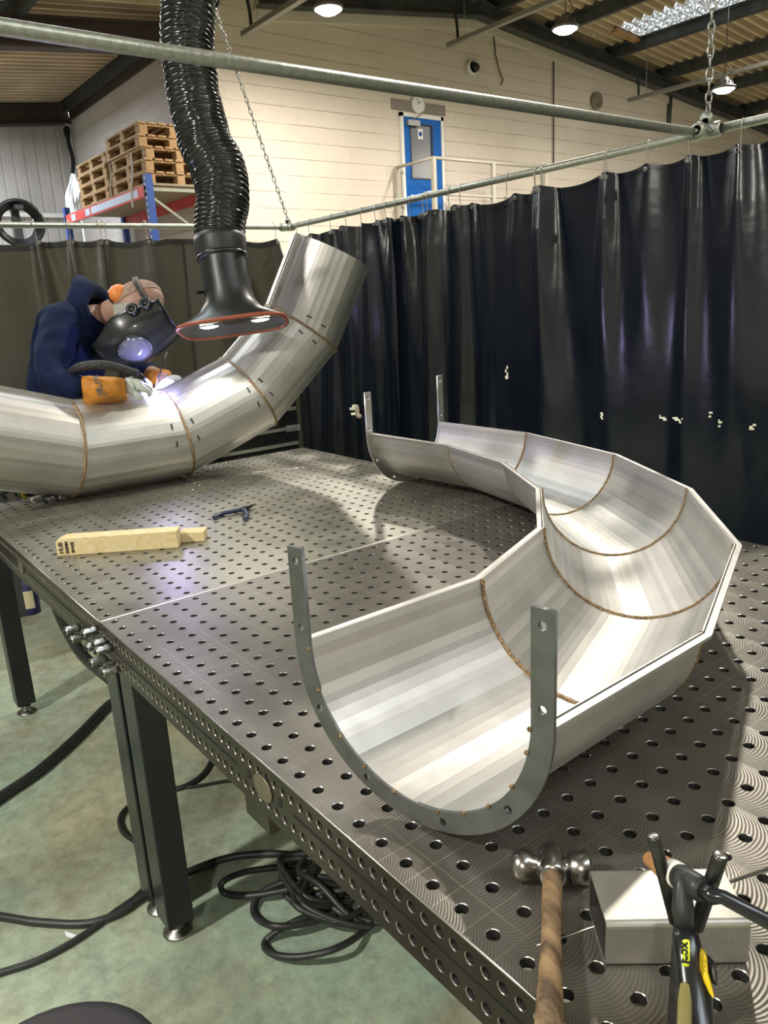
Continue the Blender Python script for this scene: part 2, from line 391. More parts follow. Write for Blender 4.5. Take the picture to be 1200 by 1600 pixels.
# roof: corrugated sheets, skylight opening on the far slope
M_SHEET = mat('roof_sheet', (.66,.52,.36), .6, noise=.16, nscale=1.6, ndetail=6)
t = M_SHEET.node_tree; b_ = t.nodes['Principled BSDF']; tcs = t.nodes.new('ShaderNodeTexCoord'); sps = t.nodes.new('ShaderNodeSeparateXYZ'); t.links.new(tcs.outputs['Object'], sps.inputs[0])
rib_shade = mth(t, 'GREATER_THAN', mth(t, 'ABSOLUTE', mth(t, 'SUBTRACT', mth(t, 'FRACT', mth(t, 'MULTIPLY', mth(t, 'ADD', sps.outputs[0], 50), 1/.20)), .5)), .38)  # dark stripe per corrugation: rib shade painted into the sheet colour
mxs = t.nodes.new('ShaderNodeMix'); mxs.data_type = 'RGBA'; mxs.blend_type = 'MULTIPLY'; t.links.new(mth(t, 'MULTIPLY', rib_shade, .55), mxs.inputs[0]); t.links.new(b_.inputs['Base Color'].links[0].from_socket, mxs.inputs[6]); mxs.inputs[7].default_value = (.30,.22,.15,1); t.links.new(mxs.outputs[2], b_.inputs['Base Color'])
def roof_y_hit(u, v):           # where a pixel meets the far slope
    d = ray(u, v); k = (5.38 - .10*(CAM[1]-YAP) - CAM[2]) / (d[2] + .10*d[1]); return CAM + k*d
SK = [roof_y_hit(1012, 62), roof_y_hit(975, 38)]
SKX0 = min(SK[0][0], SK[1][0]); SKX1 = SKX0 + 2.6
SKY0, SKY1 = sorted((SK[0][1], SK[1][1])); SKY1 = SKY0 + max(.9, SKY1 - SKY0)
print('skylight', SKX0, SKX1, SKY0, SKY1)
def sheet(x0, x1, ys, pitch=.20, amp=.050):
    b = MB(); n = int((x1-x0)/pitch*8); vs = []
    for y in ys:
        for i in range(n+1):
            x = x0 + (x1-x0)*i/n; vs.append((x, y, zw(y) + .40 + amp*max(-.75, min(.75, 1.3*math.sin(2*PI*x/pitch)))))
    fs = [(j*(n+1)+i, (j+1)*(n+1)+i, (j+1)*(n+1)+i+1, j*(n+1)+i+1) for j in range(len(ys)-1) for i in range(n)]
    return b.add(vs, fs, True)
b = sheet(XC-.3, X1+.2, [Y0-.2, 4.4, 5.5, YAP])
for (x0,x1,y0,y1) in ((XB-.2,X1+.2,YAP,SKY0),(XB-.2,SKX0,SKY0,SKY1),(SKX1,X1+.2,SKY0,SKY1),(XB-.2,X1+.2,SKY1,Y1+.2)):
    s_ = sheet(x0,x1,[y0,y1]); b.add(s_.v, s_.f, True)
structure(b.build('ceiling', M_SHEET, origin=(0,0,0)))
# skylight of dirty translucent sheet
m_, t, bs = nt('dirty_skylight_sheet'); N = t.nodes; L = t.links
tc = N.new('ShaderNodeTexCoord'); n_ = N.new('ShaderNodeTexVoronoi'); n_.inputs['Scale'].default_value = 22; L.new(tc.outputs['Object'], n_.inputs[0])
rr = N.new('ShaderNodeValToRGB'); L.new(n_.outputs[0], rr.inputs[0]); rr.color_ramp.elements[0].position = .15; rr.color_ramp.elements[0].color = (.95,.98,1,1); rr.color_ramp.elements[1].position = .55; rr.color_ramp.elements[1].color = (.22,.19,.15,1)
tr = N.new('ShaderNodeBsdfTranslucent'); L.new(rr.outputs[0], tr.inputs[0]); tp = N.new('ShaderNodeBsdfTransparent'); L.new(rr.outputs[0], tp.inputs[0])
ms = N.new('ShaderNodeMixShader'); ms.inputs[0].default_value = .35; L.new(tr.outputs[0], ms.inputs[1]); L.new(tp.outputs[0], ms.inputs[2]); L.new(ms.outputs[0], N['Material Output'].inputs[0])
M_SKYL = m_
structure(sheet(SKX0, SKX1, [SKY0, SKY1], .20, .050).build('window_1', M_SKYL))
M_CURB = mat('skylight_curb_wood', (.42,.23,.11), .7, noise=.2, nscale=6)
b = MB(); zc = zw(SKY0)+.38
b.bar((SKX0-.08,SKY0,zw(SKY0)+.34),(SKX0-.08,SKY1,zw(SKY1)+.34),.14,.06); b.bar((SKX0,SKY1,zw(SKY1)+.34),(SKX1,SKY1,zw(SKY1)+.34),.10,.08)
structure(b.build('trim_2', M_CURB))
# rafters (dark I-beams) along the slopes
def ibeam(b, p, q, wd, ht, tf=.02):
    p = Vector(p); q = Vector(q)
    for dz in (-ht/2 + tf/2, ht/2 - tf/2): b.bar(p + Vector((0,0,dz)), q + Vector((0,0,dz)), wd, tf)
    b.bar(p, q, tf*.8, ht)
k = 3
for (x, mt) in ((XB+.16, M_GREY), (-2.6, M_BROWN), (3.4, M_BROWN)):
    b = MB()
    for (ya, yb) in ((5.5,YAP),(YAP,Y1)):
        ibeam(b, (x,ya,zw(ya)+.11), (x,yb,zw(yb)+.11), .16, .22)
    if x < -8: structure(b.build('trim_%d' % k, mt)); k += 1
b = MB(); ibeam(b, (XB-.1,-9,zw(-9)+.03), (XB-.1,YA-.02,zw(4.4)+.05), .2, .34, .03); structure(b.build('trim_4', M_BROWN))
b = MB(); ibeam(b, (XC+.15,-9,zw(-9)+.20), (XC+.15,YA-.02,zw(4.4)+.22), .2, .38, .03); structure(b.build('trim_5', M_BROWN))
b = MB(); b.bar((XC+.25,YA-.02,4.16),(XB-.25,YA-.02,4.19),.04,.16); structure(b.build('trim_6', M_BROWN))
# purlins along x: Z sections
k = 7
for y in (-5.5,-3.6,-1.7,.4,2.45,4.5,5.95,7.75,9.25,9.95,11.37,13.05,14.7,16.26,18.0):
    x0 = XC+.2 if y < YA else XB+.05
    b = MB(); zt = zw(y)+.375
    b.box((x0,y-.012,zt-.19),(X1,y+.012,zt)); b.box((x0,y-.08,zt-.02),(X1,y,zt)); b.box((x0,y,zt-.20),(X1,y+.08,zt-.18))
    structure(b.build('trim_%d' % k, M_GREY)); k += 1
# cover strip along the gable top and white lining
b = MB()
for (ya,yb) in ((5.5,YAP),(YAP,Y1)): b.bar((XB+.02,ya,zw(ya)-.06),(XB+.02,yb,zw(yb)-.06),.04,.13)
structure(b.build('trim_%d' % k, mat('wall_capping', (.66,.58,.48), .7))); k += 1

# ---- daylight through other roof lights (out of frame), as area lights added below the closed roof
def area(name, loc, sx, sy, power, col, rot=(0,0,0), shape='RECTANGLE'):
    l = bpy.data.lights.new(name, 'AREA'); l.shape = shape; l.size = sx; l.size_y = sy; l.energy = power; l.color = col
    o = bpy.data.objects.new(name, l); COL.objects.link(o); o.location = loc; o.rotation_euler = rot; return o
area('roof_light', (3.4,1.6,zw(1.6)+.1), 1.0, 3.0, P_SKY*.8, (.80,.92,1))
area('roof_light', (-3.2,.6,zw(.6)+.1), 1.0, 2.4, P_SKY*.8, (.86,.94,1))
area('roof_light', (-11.5,1.5,zw(1.5)+.1), 1.2, 2.4, P_SKY*2.2, (.85,.92,1))
area('roof_light', (-4.5,13,zw(13)+.1), 1.0, 2.4, P_SKY*1.5, (1,.95,.9))

# ---- high bay lamps
M_LAMPB = mat('lamp_body', (.16,.16,.16), .4, .6)
M_LENS = mat('lamp_lens', (1,1,1), .3, emit=(1,.97,.92), es=22)
def high_bay(loc, label, power=P_LAMP, col=(1,.935,.84)):
    loc = Vector(loc); K = 1.25
    r = thing('high_bay_lamp', loc, label, 'lamp')
    zr = zw(loc.y) + .36
    MB().lathe(loc, (0,0,1), [(.0,.0),(.168,0),(.175,.02),(.168,.035),(.13,.05),(.12,.10),(.07,.13),(.05,.17),(.0,.17)], 28).build('lamp_housing', M_LAMPB, r)
    b = MB()
    for q in range(14):
        a = 2*PI*q/14; d = Vector((math.cos(a), math.sin(a), 0)); b.obox(loc + d*.10 + Vector((0,0,.08)), d*.03, d.cross(Vector((0,0,1)))*.003, (0,0,.03))
    b.build('cooling_fins', M_LAMPB, r)
    MB().lathe(loc, (0,0,1), [(0,-.05),(.09,-.042),(.155,-.001)], 28).build('lens', M_LENS, r)
    b = MB(); b.tube([loc + Vector((0,0,.17)), (loc.x, loc.y, zr)], .006, 8)
    b.tube(spline([loc + Vector((.03,0,.16)), loc + Vector((.10,.02,.22)), loc + Vector((.03,.01,.34))], 6), .005, 8); b.build('hanger', M_BLACK, r)
    l = bpy.data.lights.new('lamp_light', 'AREA'); l.shape = 'DISK'; l.size = .24; l.energy = power; l.color = col
    o = bpy.data.objects.new('lamp_light', l); COL.objects.link(o); o.parent = r; o.location = (0,0,-.06)
    return r
def lz(u, v, z): return hit(u, v, 2, z)
high_bay(lz(513, 15, 3.9), 'round high bay lamp shining near the top edge, left of the other two')
high_bay(lz(883, 46, 3.9), 'round high bay lamp hanging by a dark beam, middle one of the three')
high_bay(lz(1131, 140, 3.45), 'round high bay lamp farthest right, beside the hanging chain')
high_bay((-1.75,4.75,4.05), 'high bay lamp above the curtained bay, behind the right curtain', P_LAMP*1.5)
high_bay((.2,-3.0,3.05), 'high bay lamp above the floor left of the tables', P_LAMP*1.5, (1,.96,.88))
high_bay((4.2,3.4,3.9), 'high bay lamp added as fill behind the photographer on the right', P_LAMP*.6)  # this and the next: unseen lamps added behind the camera as fill
high_bay((3.9,-3.0,3.05), 'high bay lamp added as fill behind the photographer on the left', P_LAMP*.85, (1,.95,.86))
high_bay((-6.4,-.6,3.2), 'high bay lamp in the far bay beyond the back curtain', P_LAMP*.9)

# ------------------------------------------------------------ welding tables
def hole_cell(b, c, ex, ey, ez, hx, hy, r, ch, depth, n=16):
    """flat cell (half sizes hx,hy) with a chamfered round hole going down -ez"""
    vs = []; A = []
    for k in range(n):
        a = 2*PI*(k+.5)/n; ca, sa = math.cos(a), math.sin(a)
        s = min(hx/abs(ca) if abs(ca) > 1e-6 else 9, hy/abs(sa) if abs(sa) > 1e-6 else 9)
        A.append((ca, sa, s))
    # square ring points: snap nearest to the corners
    ring = []
    for (ca, sa, s) in A: ring.append((ca*s, sa*s))
    for q in range(4):
        k = int(n/8 + q*n/4) ; sx = 1 if q in (0,3) else -1; sy = 1 if q in (0,1) else -1
        j = min(range(n), key=lambda i: (ring[i][0]-sx*hx)**2 + (ring[i][1]-sy*hy)**2); ring[j] = (sx*hx, sy*hy)
    P_ = lambda x, y, z: c + ex*x + ey*y + ez*z
    vs = [P_(x, y, 0) for x, y in ring] + [P_(ca*(r+ch), sa*(r+ch), 0) for ca, sa, _ in A] + [P_(ca*r, sa*r, -ch) for ca, sa, _ in A] + [P_(ca*r, sa*r, -depth) for ca, sa, _ in A]
    o = len(b.v); b.v += vs
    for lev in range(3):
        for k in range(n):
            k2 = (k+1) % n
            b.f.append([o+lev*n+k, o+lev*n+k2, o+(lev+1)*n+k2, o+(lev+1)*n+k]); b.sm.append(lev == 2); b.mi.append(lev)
class NB(MB): pass
def welding_table(x0, label, topmat, legs, logo_x):
    t = thing('welding_table', (x0+.75, .725, FLOOR), label, 'table')
    b = MB(); e = [np.array(a, float) for a in ((1,0,0),(0,1,0),(0,0,1))]
    for i in range(30):
        for j in range(30):
            hole_cell(b, np.array([x0+.025+.05*i, .05*j, 0.]), e[0], e[1], e[2], .025, .025, .0082, .0008, .014)
    b.v = [tuple(map(float, v)) for v in b.v]
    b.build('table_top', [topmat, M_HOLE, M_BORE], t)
    # side plates with two rows of holes
    def side(o, ex, ey, n):      # o corner at top, ex along, n outward; ey = down
        b = MB(); o = np.array(o, float); ex = np.array(ex, float); n = np.array(n, float); dn = np.array([0,0,-1.])
        b.add([o, o+ex*1.5, o+ex*1.5+dn*.012, o+dn*.012][::1], [(0,3,2,1)])
        for r_, zc in ((0,-.0255),(1,-.0745)):
            for k in range(60):
                c = o + ex*(.0125+.025*k) + dn*(-zc)
                hole_cell(b, c, ex, -dn if np.dot(np.cross(ex, -dn), n) > 0 else dn, n, .0125, .0135, .0072, .001, .012, 12)
        for (z0, z1) in ((-.039,-.061),(-.088,-.1)):
            b.add([o+dn*(-z0), o+ex*1.5+dn*(-z0), o+ex*1.5+dn*(-z1), o+dn*(-z1)], [(0,3,2,1)])
        b.v = [tuple(map(float, v)) for v in b.v]; return b
    side((x0,-.025,0), (1,0,0), None, (0,-1,0)).build('side_plate', [M_APRON, M_HOLE, M_BORE], t)
    side((x0,1.475,0), (1,0,0), None, (0,1,0)).build('side_plate', [M_APRON, M_HOLE, M_BORE], t)
    side((x0,-.025,0), (0,1,0), None, (-1,0,0)).build('side_plate', [M_APRON, M_HOLE, M_BORE], t)
    side((x0+1.5,-.025,0), (0,1,0), None, (1,0,0)).build('side_plate', [M_APRON, M_HOLE, M_BORE], t)
    # rounded bright edge
    b = MB(); b.tube([(x0,-.0255,-.0015),(x0+1.5,-.0255,-.0015)], .0016, 8); b.build('top_edge', M_HOLE, t)
    if legs[0][0] > -.03: b = MB(); b.tube([(x0+.001,-.025,-.0005),(x0+.001,1.475,-.0005)], .0016, 8); b.build('top_edge', mat('seam_ground_steel', (.75,.73,.68), .35, 1.0), t)
    # groove and oval maker's plate in the middle of the side
    b = MB()
    for (a, c) in ((x0+.05, x0+.66), (x0+.84, x0+1.45)): b.box((a,-.0262,-.0515),(c,-.0248,-.0490))
    b.build('groove', M_DARK, t)
    b = MB(); b.lathe((x0+.75,-.0255,-.050), (0,-1,0), [(.0,0),(.023,0),(.023,.0015),(.020,.0020),(0,.0020)], 32, ref=(1,0,0)); 
    b.v = [((v[0]-(x0+.75))*1.25+(x0+.75), v[1], v[2]) for v in b.v]
    b.build('maker_badge', mat('badge_steel', (.20,.18,.13), .4, .7), t)
    for q in (-1,1):
      b = MB(); b.lathe((x0+.75+q*.05,-.0253,-.050), (0,-1,0), [(0,0),(.0075,0),(.0075,.0006),(0,.0006)], 14)
      b.build('side_hole', M_DARK, t)
    # ribs under the top
    b = MB()
    for x in (x0+.3, x0+.75, x0+1.2): b.box((x-.006,-.012,-.095),(x+.006,1.46,-.014))
    b.box((x0+.01,.35,-.095),(x0+1.49,.362,-.014)); b.box((x0+.01,1.1,-.095),(x0+1.49,1.112,-.014))
    b.build('rib', M_BLACK, t)
    for (lx0, lx1, ly0, ly1) in legs:
        b = MB(); b.box((lx0,ly0,-.825),(lx1,ly1,-.1)); lg = b.build('leg', M_LEG, t, bevel=.004)
        cx, cy = (lx0+lx1)/2, (ly0+ly1)/2
        b = MB(); b.lathe((cx,cy,FLOOR), (0,0,1), [(0,0),(.036,0),(.038,.004),(.034,.008),(.018,.013),(.013,.018),(.012,.022),(.020,.024),(.020,.034),(.009,.036),(.009,.055),(0,.055)], 28)
        b.build('levelling_foot', M_CAST, lg)
    return t
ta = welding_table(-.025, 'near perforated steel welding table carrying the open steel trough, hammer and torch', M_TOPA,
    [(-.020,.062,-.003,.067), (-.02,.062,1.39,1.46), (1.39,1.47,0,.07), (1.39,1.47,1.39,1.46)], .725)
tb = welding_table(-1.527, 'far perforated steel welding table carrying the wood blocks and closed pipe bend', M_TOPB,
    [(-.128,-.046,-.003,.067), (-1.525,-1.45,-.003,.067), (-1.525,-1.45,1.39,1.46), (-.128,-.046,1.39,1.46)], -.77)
# stub bracket below the near table
b = MB(); b.box((.62,-.01,-.16),(.70,.06,-.1)); b.build('bracket', M_APRON, ta)

# connecting bolts on the long side near the seam
def knurled(p, label, ln=.032, r=.0105):
    p = Vector(p); t = thing('connecting_bolt', p, label, 'bolt', 'knurled bolts joining the tables'); b = MB(); n = 20; rings = []
    for (h, rr) in ((0,r*.85),(.004,r),(ln*.42,r),(ln*.45,r*.8),(ln*.55,r*.8),(ln*.58,r),(ln-.004,r),(ln,r*.8)):
        rings.append([p + Vector((math.cos(2*PI*k/n)*(rr*(1+.07*(k%2))), -h, math.sin(2*PI*k/n)*(rr*(1+.07*(k%2))))) for k in range(n)])
    b.loft(rings, smooth=False); b.build('knob', M_CAST, t)
    MB().lathe(p + Vector((0,-ln,0)), (0,-1,0), [(0,.0),(.006,0),(.006,.004),(.003,.004),(.003,.0005),(0,.0005)], 12).build('socket_head', M_BLACK, t)
KN = [(-.215,-.0745,'topmost of the far pair of knurled bolts, left of the table seam'), (-.20,-.095,'lower of the far pair of knurled bolts, left of the table seam'),
      (-.055,-.030,'knurled bolt highest and farthest left in the cluster by the seam'), (.000,-.040,'knurled bolt in the middle of the cluster right of the seam'),
      (.030,-.046,'knurled bolt right end of the cluster beside the dark holes'), (-.065,-.070,'knurled bolt low left in the cluster below the seam'),
      (-.03,-.095,'knurled bolt hanging lowest left of the cluster at the apron edge'), (.02,-.100,'knurled bolt lowest in the cluster just above the near leg'),
      (.055,-.088,'dark knurled bolt above the right edge of the near leg')]
for i, (x, z, lb) in enumerate(KN): knurled((x,-.026,z), lb, .028 if i % 2 else .034)

# ------------------------------------------------------------ half pipe trough
TI = [(.819,.024,.219),(.796,.392,.207),(.660,.711,.200),(.423,.977,.197),(.129,1.155,.198),(-.194,1.224,.204),(-.548,1.173,.215)]
TO = [(1.178,.092,.208),(1.154,.477,.195),(.970,.908,.185),(.657,1.259,.181),(.265,1.496,.183),(-.181,1.592,.191),(-.587,1.534,.203)]
TI = [Vector(p) for p in TI]; TO = [Vector(p) for p in TO]
RT = .180
def band_attr(o, per, seed, lo=.84, hi=1.10):
    rn = random.Random(seed); me = o.data; at = me.color_attributes.new('band', 'FLOAT_COLOR', 'CORNER')
    cols = {}
    for p in me.polygons:
        k = per(p.index)
        if k not in cols: g = rn.uniform(lo, hi); cols[k] = (g*rn.uniform(.985,1.02), g, g*rn.uniform(.96,1.01), 1)
        for li in p.loop_indices: at.data[li].color = cols[k]
trough = thing('steel_trough', (.4,.8,0), 'open half-round stainless steel channel curving across the near table', 'trough')
def half_ring(k, R, angs):
    c = (TI[k]+TO[k])/2; d = (TI[k]-TO[k])/2; s = R/RT
    return [c + d*s*math.cos(a) + Vector((0,0,-1))*R*math.sin(a) for a in angs]
for k in range(6):
    rn = random.Random(40+k); NF = 40
    angs = [0.0]
    for i in range(NF): angs.append(angs[-1] + rn.uniform(.75,1.25))
    angs = [a/angs[-1]*PI for a in angs]
    rad = [RT + rn.uniform(-.0003,.0003) for _ in angs]
    def ring(j, off): 
        c = (TI[j]+TO[j])/2; d = (TI[j]-TO[j])/2
        return [c + d*((r_+off)/RT)*math.cos(a) + Vector((0,0,-1))*(r_+off)*math.sin(a) for a, r_ in zip(angs, rad)]
    b = MB(); i0, i1, o0, o1 = ring(k,0), ring(k+1,0), ring(k,.002), ring(k+1,.002); n = len(angs)
    vs = i0+i1+o0+o1; fs = []
    for i in range(n-1): fs.append((i, n+i, n+i+1, i+1))
    for i in range(n-1): fs.append((2*n+i, 2*n+i+1, 3*n+i+1, 3*n+i))
    for i in range(n-1): fs.append((i, i+1, 2*n+i+1, 2*n+i)); fs.append((n+i, 3*n+i, 3*n+i+1, n+i+1))
    fs += [(0, 2*n, 3*n, n), (n-1, 2*n-1, 4*n-1, 3*n-1)]
    b.add(vs, fs); o = b.build('pipe_section', M_PIPE, trough); band_attr(o, lambda i, N_=n: i % (N_-1) if i < 2*(N_-1) else 99, 70+k)
for k in range(1,6):
    b = MB(); pts = half_ring(k, RT-.0005, [PI*i/60 for i in range(61)])
    rr = [.0042*(1+.14*math.sin(i*2.3)) for i in range(61)]; b.tube(pts, rr, 8); b.build('weld_seam', M_WELD, trough)
# flat rim bars outside both rims
for side, L_ in ((1, TI), (-1, TO)):
    for k in range(6):
        a, c = L_[k], L_[k+1]; d = (c-a).normalized()
        oa = ((TI[k]-TO[k])).normalized()*side; oc = ((TI[k+1]-TO[k+1])).normalized()*side
        b = MB(); wd = .010; up = Vector((0,0,-.001))
        ra, rc = a + oa*.0045, c + oc*.0045
        va = [ra, ra+oa*wd, ra+oa*wd-Vector((0,0,.005)), ra-Vector((0,0,.005))]; vc = [rc, rc+oc*wd, rc+oc*wd-Vector((0,0,.005)), rc-Vector((0,0,.005))]
        va = [p+up for p in va]; vc = [p+up for p in vc]
        b.add(va+vc, [(0,1,5,4),(1,2,6,5),(2,3,7,6),(3,0,4,7),(0,3,2,1),(4,5,6,7)]); 
        b.build('rim_bar', M_ST, trough)
# end flanges: U shaped plates with bolt holes
def u_plate(k, hl, hr, wd, th, name):
    c = (TI[k]+TO[k])/2; e = (TI[k]-TO[k]).normalized(); e.z = 0; e.normalize(); R = RT; Ro = R + wd
    out = [(Ro, hl)] + [(Ro*math.cos(a), -Ro*math.sin(a)) for a in [PI*i/48 for i in range(49)]] + [(-Ro, hr), (-R, hr)] + [(-R*math.cos(a), -R*math.sin(a)) for a in [PI*i/48 for i in range(49)]] + [(R, hl)]
    h = []; rm = (R+Ro)/2
    for x, z in ((rm, hl-.02), (rm, .022), (-rm, hr-.02), (-rm, .022)): h.append((x, z, .0055))
    for a in (30, 65, 105, 140): h.append((rm*math.cos(math.radians(a)), -rm*math.sin(math.radians(a)), .0055))
    ax = e.cross(Vector((0,0,1)))   # plate normal
    return plate(name, out, h, th, c + ax*(0), e, (0,0,1), M_FLANGE, trough), c, e
fl, c0, e0 = u_plate(0, .142, .142, .029, .006, 'end_flange')
fl2, c6, e6 = u_plate(6, .155, .175, .029, .006, 'end_flange')
fl2.data.materials[0] = M_ST
# tack welds round the front flange
for a in (2, 22, 45, 62, 80, 104, 118, 133, 150, 168, 178):
    a = math.radians(a); p = c0 + e0*RT*math.cos(a) - Vector((0,0,1))*RT*math.sin(a); MB().sphere(p + Vector((.0,-.004,0)), .0032, 8, 6).build('tack_weld', M_WELD, trough)
M_INK = mat('marker_ink', (.03,.03,.035), .5)
def tri_on_trough():
    pass

# ------------------------------------------------------------ closed pipe bend
PO = [(-1.356,-.179,.159),(-1.390,.296,.008),(-1.391,.781,.008),(-1.356,1.196,.166),(-1.290,1.509,.470),(-1.214,1.663,.818)]
PI_ = [(-1.280,-.063,.510),(-1.309,.356,.377),(-1.310,.710,.377),(-1.287,.985,.482),(-1.243,1.191,.682),(-1.181,1.316,.965)]
PO = [Vector(p) for p in PO]; PI_ = [Vector(p) for p in PI_]
# one more section to the left, out of the frame
PO.insert(0, PO[0] + Vector((.10,-.42,.30))); PI_.insert(0, PI_[0] + Vector((.08,-.28,.22)))
PN = Vector((.977,.001,-.214)).normalized()
pipe = thing('steel_pipe_bend', (-1.35,.5,0), 'closed round stainless steel pipe bend rising to the right in front of the welder', 'pipe')
RP = .178
def pring(k, angs, rad):
    c = (PI_[k]+PO[k])/2; d = (PI_[k]-PO[k])/2; s = RP/.189
    return [c + d*s*(r_/RP)*math.cos(a) + PN*r_*math.sin(a) for a, r_ in zip(angs, rad)]
for k in range(6):
    rn = random.Random(140+k); NF = 66; angs = [0.]
    for i in range(NF): angs.append(angs[-1] + rn.uniform(.7,1.3))
    angs = [a/angs[-1]*2*PI for a in angs][:-1]; rad = [RP + rn.uniform(-.0004,.0004) for _ in angs]; n = NF
    a, c = pring(k, angs, rad), pring(k+1, angs, rad); r2 = [x-.002 for x in rad]; a2, c2 = pring(k, angs, r2), pring(k+1, angs, r2)
    b = MB(); fs = [(i, (i+1)%n, n+(i+1)%n, n+i) for i in range(n)] + [(2*n+i, 3*n+i, 3*n+(i+1)%n, 2*n+(i+1)%n) for i in range(n)]
    if k == 5: fs += [(n+i, n+(i+1)%n, 3*n+(i+1)%n, 3*n+i) for i in range(n)]
    b.add(a+c+a2+c2, fs); o = b.build('pipe_section', M_PIPE, pipe); band_attr(o, lambda i: i % 66, 170+k, .78, 1.12)
for k in range(1,6):
    b = MB(); angs = [2*PI*i/80 for i in range(80)]; pts = pring(k, angs, [RP+.001]*80)
    b.tube(pts, [.0055*(1+.14*math.sin(i*2.3)) for i in range(80)], 8, closed=True); b.build('weld_seam', M_WELD, pipe)
for L_, M_ in ((PO, PI_), (PI_, PO)):
    for k in range(6):
        b = MB(); oa = (L_[k]-M_[k]).normalized(); oc = (L_[k+1]-M_[k+1]).normalized()
        for sgn in (-1, 1):
            q = PN*.0045*sgn; t2 = PN*.003*sgn
            ra, rc = L_[k] - oa*.016 + q, L_[k+1] - oc*.016 + q
            va = [ra, ra+oa*.02, ra+oa*.02+t2, ra+t2]; vc = [rc, rc+oc*.02, rc+oc*.02+t2, rc+t2]
            b.add(va+vc, [(0,1,5,4),(1,2,6,5),(2,3,7,6),(3,0,4,7),(0,3,2,1),(4,5,6,7)])
        b.build('rim_bar', M_ST, pipe)
# short pen ticks beside the welds (part of the pipe's marking)
def on_pipe(s, a, along):       # s section index, a angle, along 0..1
    c0_ = (PI_[s]+PO[s])/2; c1_ = (PI_[s+1]+PO[s+1])/2; d0 = (PI_[s]-PO[s])/2*(RP+.0015)/.189; d1 = (PI_[s+1]-PO[s+1])/2*(RP+.0015)/.189
    p0 = c0_ + d0*math.cos(a) + PN*(RP+.0015)*math.sin(a); p1 = c1_ + d1*math.cos(a) + PN*(RP+.0015)*math.sin(a)
    return p0.lerp(p1, along), (p1-p0).normalized()
for s in (2,3,4,5):
    for a in (1.05, 1.45):
        for al in ((.86,) if s < 3 else (.10,.90) if s < 5 else (.12,)):
            p, d = on_pipe(s, a, al); nrm = (p - ((PI_[s]+PO[s])/2).lerp((PI_[s+1]+PO[s+1])/2, al)).normalized()
            MB().obox(p, d*.003, nrm.cross(d)*.012, nrm*.0006).build('pen_tick', M_INK, pipe)

# ------------------------------------------------------------ curtain frame
YR, XR, ZR = 2.5, -3.17, 1.20
jx = hit(1105, 207, 1, YR); XJ = jx.x; ZJ = jx.z
def rail_z(x): return ZR + (ZJ-ZR) * (x-XR) / (XJ-XR)
t = MB(); t.tube([(XR,YR,ZR),(XJ-.03,YR,rail_z(XJ-.03))], .0168, 16); tag(t.build('curtain_rail', M_GALV), 'galvanised tube rail carrying the glossy black curtain on the right', 'rail')
t = MB(); t.tube([(XJ+.04,YR,ZJ+.004),(3.2,YR,ZJ+.02)], .0168, 16); tag(t.build('curtain_rail', M_GALV), 'short galvanised rail running off right from the clamp with the chain', 'rail')
zl = hit(0, 343, 0, XR).z
t = MB(); t.tube([(XR,-3.2,zl-.05),(XR,YR,ZR)], .0168, 16); tag(t.build('curtain_rail', M_GALV), 'galvanised tube rail above the olive curtain behind the welder', 'rail')
f0 = hit(0, 45, 0, XJ-.02)
t = MB(); t.tube([(XJ-.02,-3.0,f0.z),(XJ-.02,YR-.03,ZJ)], .0168, 20); tag(t.build('overhead_tube', M_GALV), 'long galvanised tube crossing the top of the view in front of the black hose', 'tube')
def clamp(loc, label, dirs):
    r = thing('tube_clamp', loc, label, 'clamp'); loc = Vector(loc)
    for d in dirs:
        d = Vector(d).normalized(); b = MB()
        b.lathe(loc + d*.018, d, [(.017,0),(.026,.0),(.028,.006),(.028,.040),(.026,.046),(.017,.046)], 24); b.build('sleeve', M_GALV, r)
        MB().lathe(loc + d*.04 + Vector((.0,-.026,-.004)), (0,-1,0), [(0,0),(.009,0),(.009,.010),(.004,.010),(.004,.006),(0,.006)], 12).build('grub_screw', M_CAST, r)
    MB().sphere(loc, .026, 16, 10).build('body', M_GALV, r)
    b = MB(); b.lathe(loc + Vector((0,-.008,.045)), (0,1,0), [(.0,0),(.024,0),(.024,.016),(0,.016)], 20); b.box(loc + Vector((-.012,-.008,.0)), loc + Vector((.012,.008,.045))); b.build('eye', M_GALV, r)
    return r
clamp((XJ,YR-.01,ZJ+.003), 'galvanised cast clamp joining the overhead tube and right rail below the chain', [(-1,0,0),(1,0,0),(0,-1,0)])
clamp((XR,YR,ZR), 'small galvanised corner clamp above the pipe end where two rails meet', [(1,0,0),(0,-1,0)])
def chain(p, q, label, name='chain', lk=.042, r=.0032, wdt=.011):
    p = Vector(p); q = Vector(q); L = (q-p).length; d = (q-p)/L; n = int(L/(lk*.78)); b = MB(); u = d.orthogonal().normalized(); v = d.cross(u)
    for i in range(n):
        c = p + d*(i+.5)*L/n; s = (u if i % 2 else v)*.85 + (v if i % 2 else u)*.25*(1 if i%3 else -1); s.normalize(); pts = []
        for k in range(12):
            a = 2*PI*k/12; pts.append(c + s*math.cos(a)*wdt + d*math.sin(a)*lk*.5)
        b.tube(pts, r, 6, closed=True)
    return tag(b.build(name, M_CAST), label, 'chain')
def roofz(p): return zw(p[1]) + .2
tp_ = hit(1098, -10, 1, YR-.05)
c1 = chain((XJ,YR,ZJ+.06), (tp_.x,YR-.05,roofz((0,YR))), 'steel link chain hanging down to the clamp on the right rail', lk=.05, r=.0040, wdt=.012)
pa = Vector((XR,YR,ZR+.055)); dz = hit(345, 40, 0, -3.05)
pb = pa + (dz-pa)*((roofz((0,2.4))-pa.z)/(dz.z-pa.z))
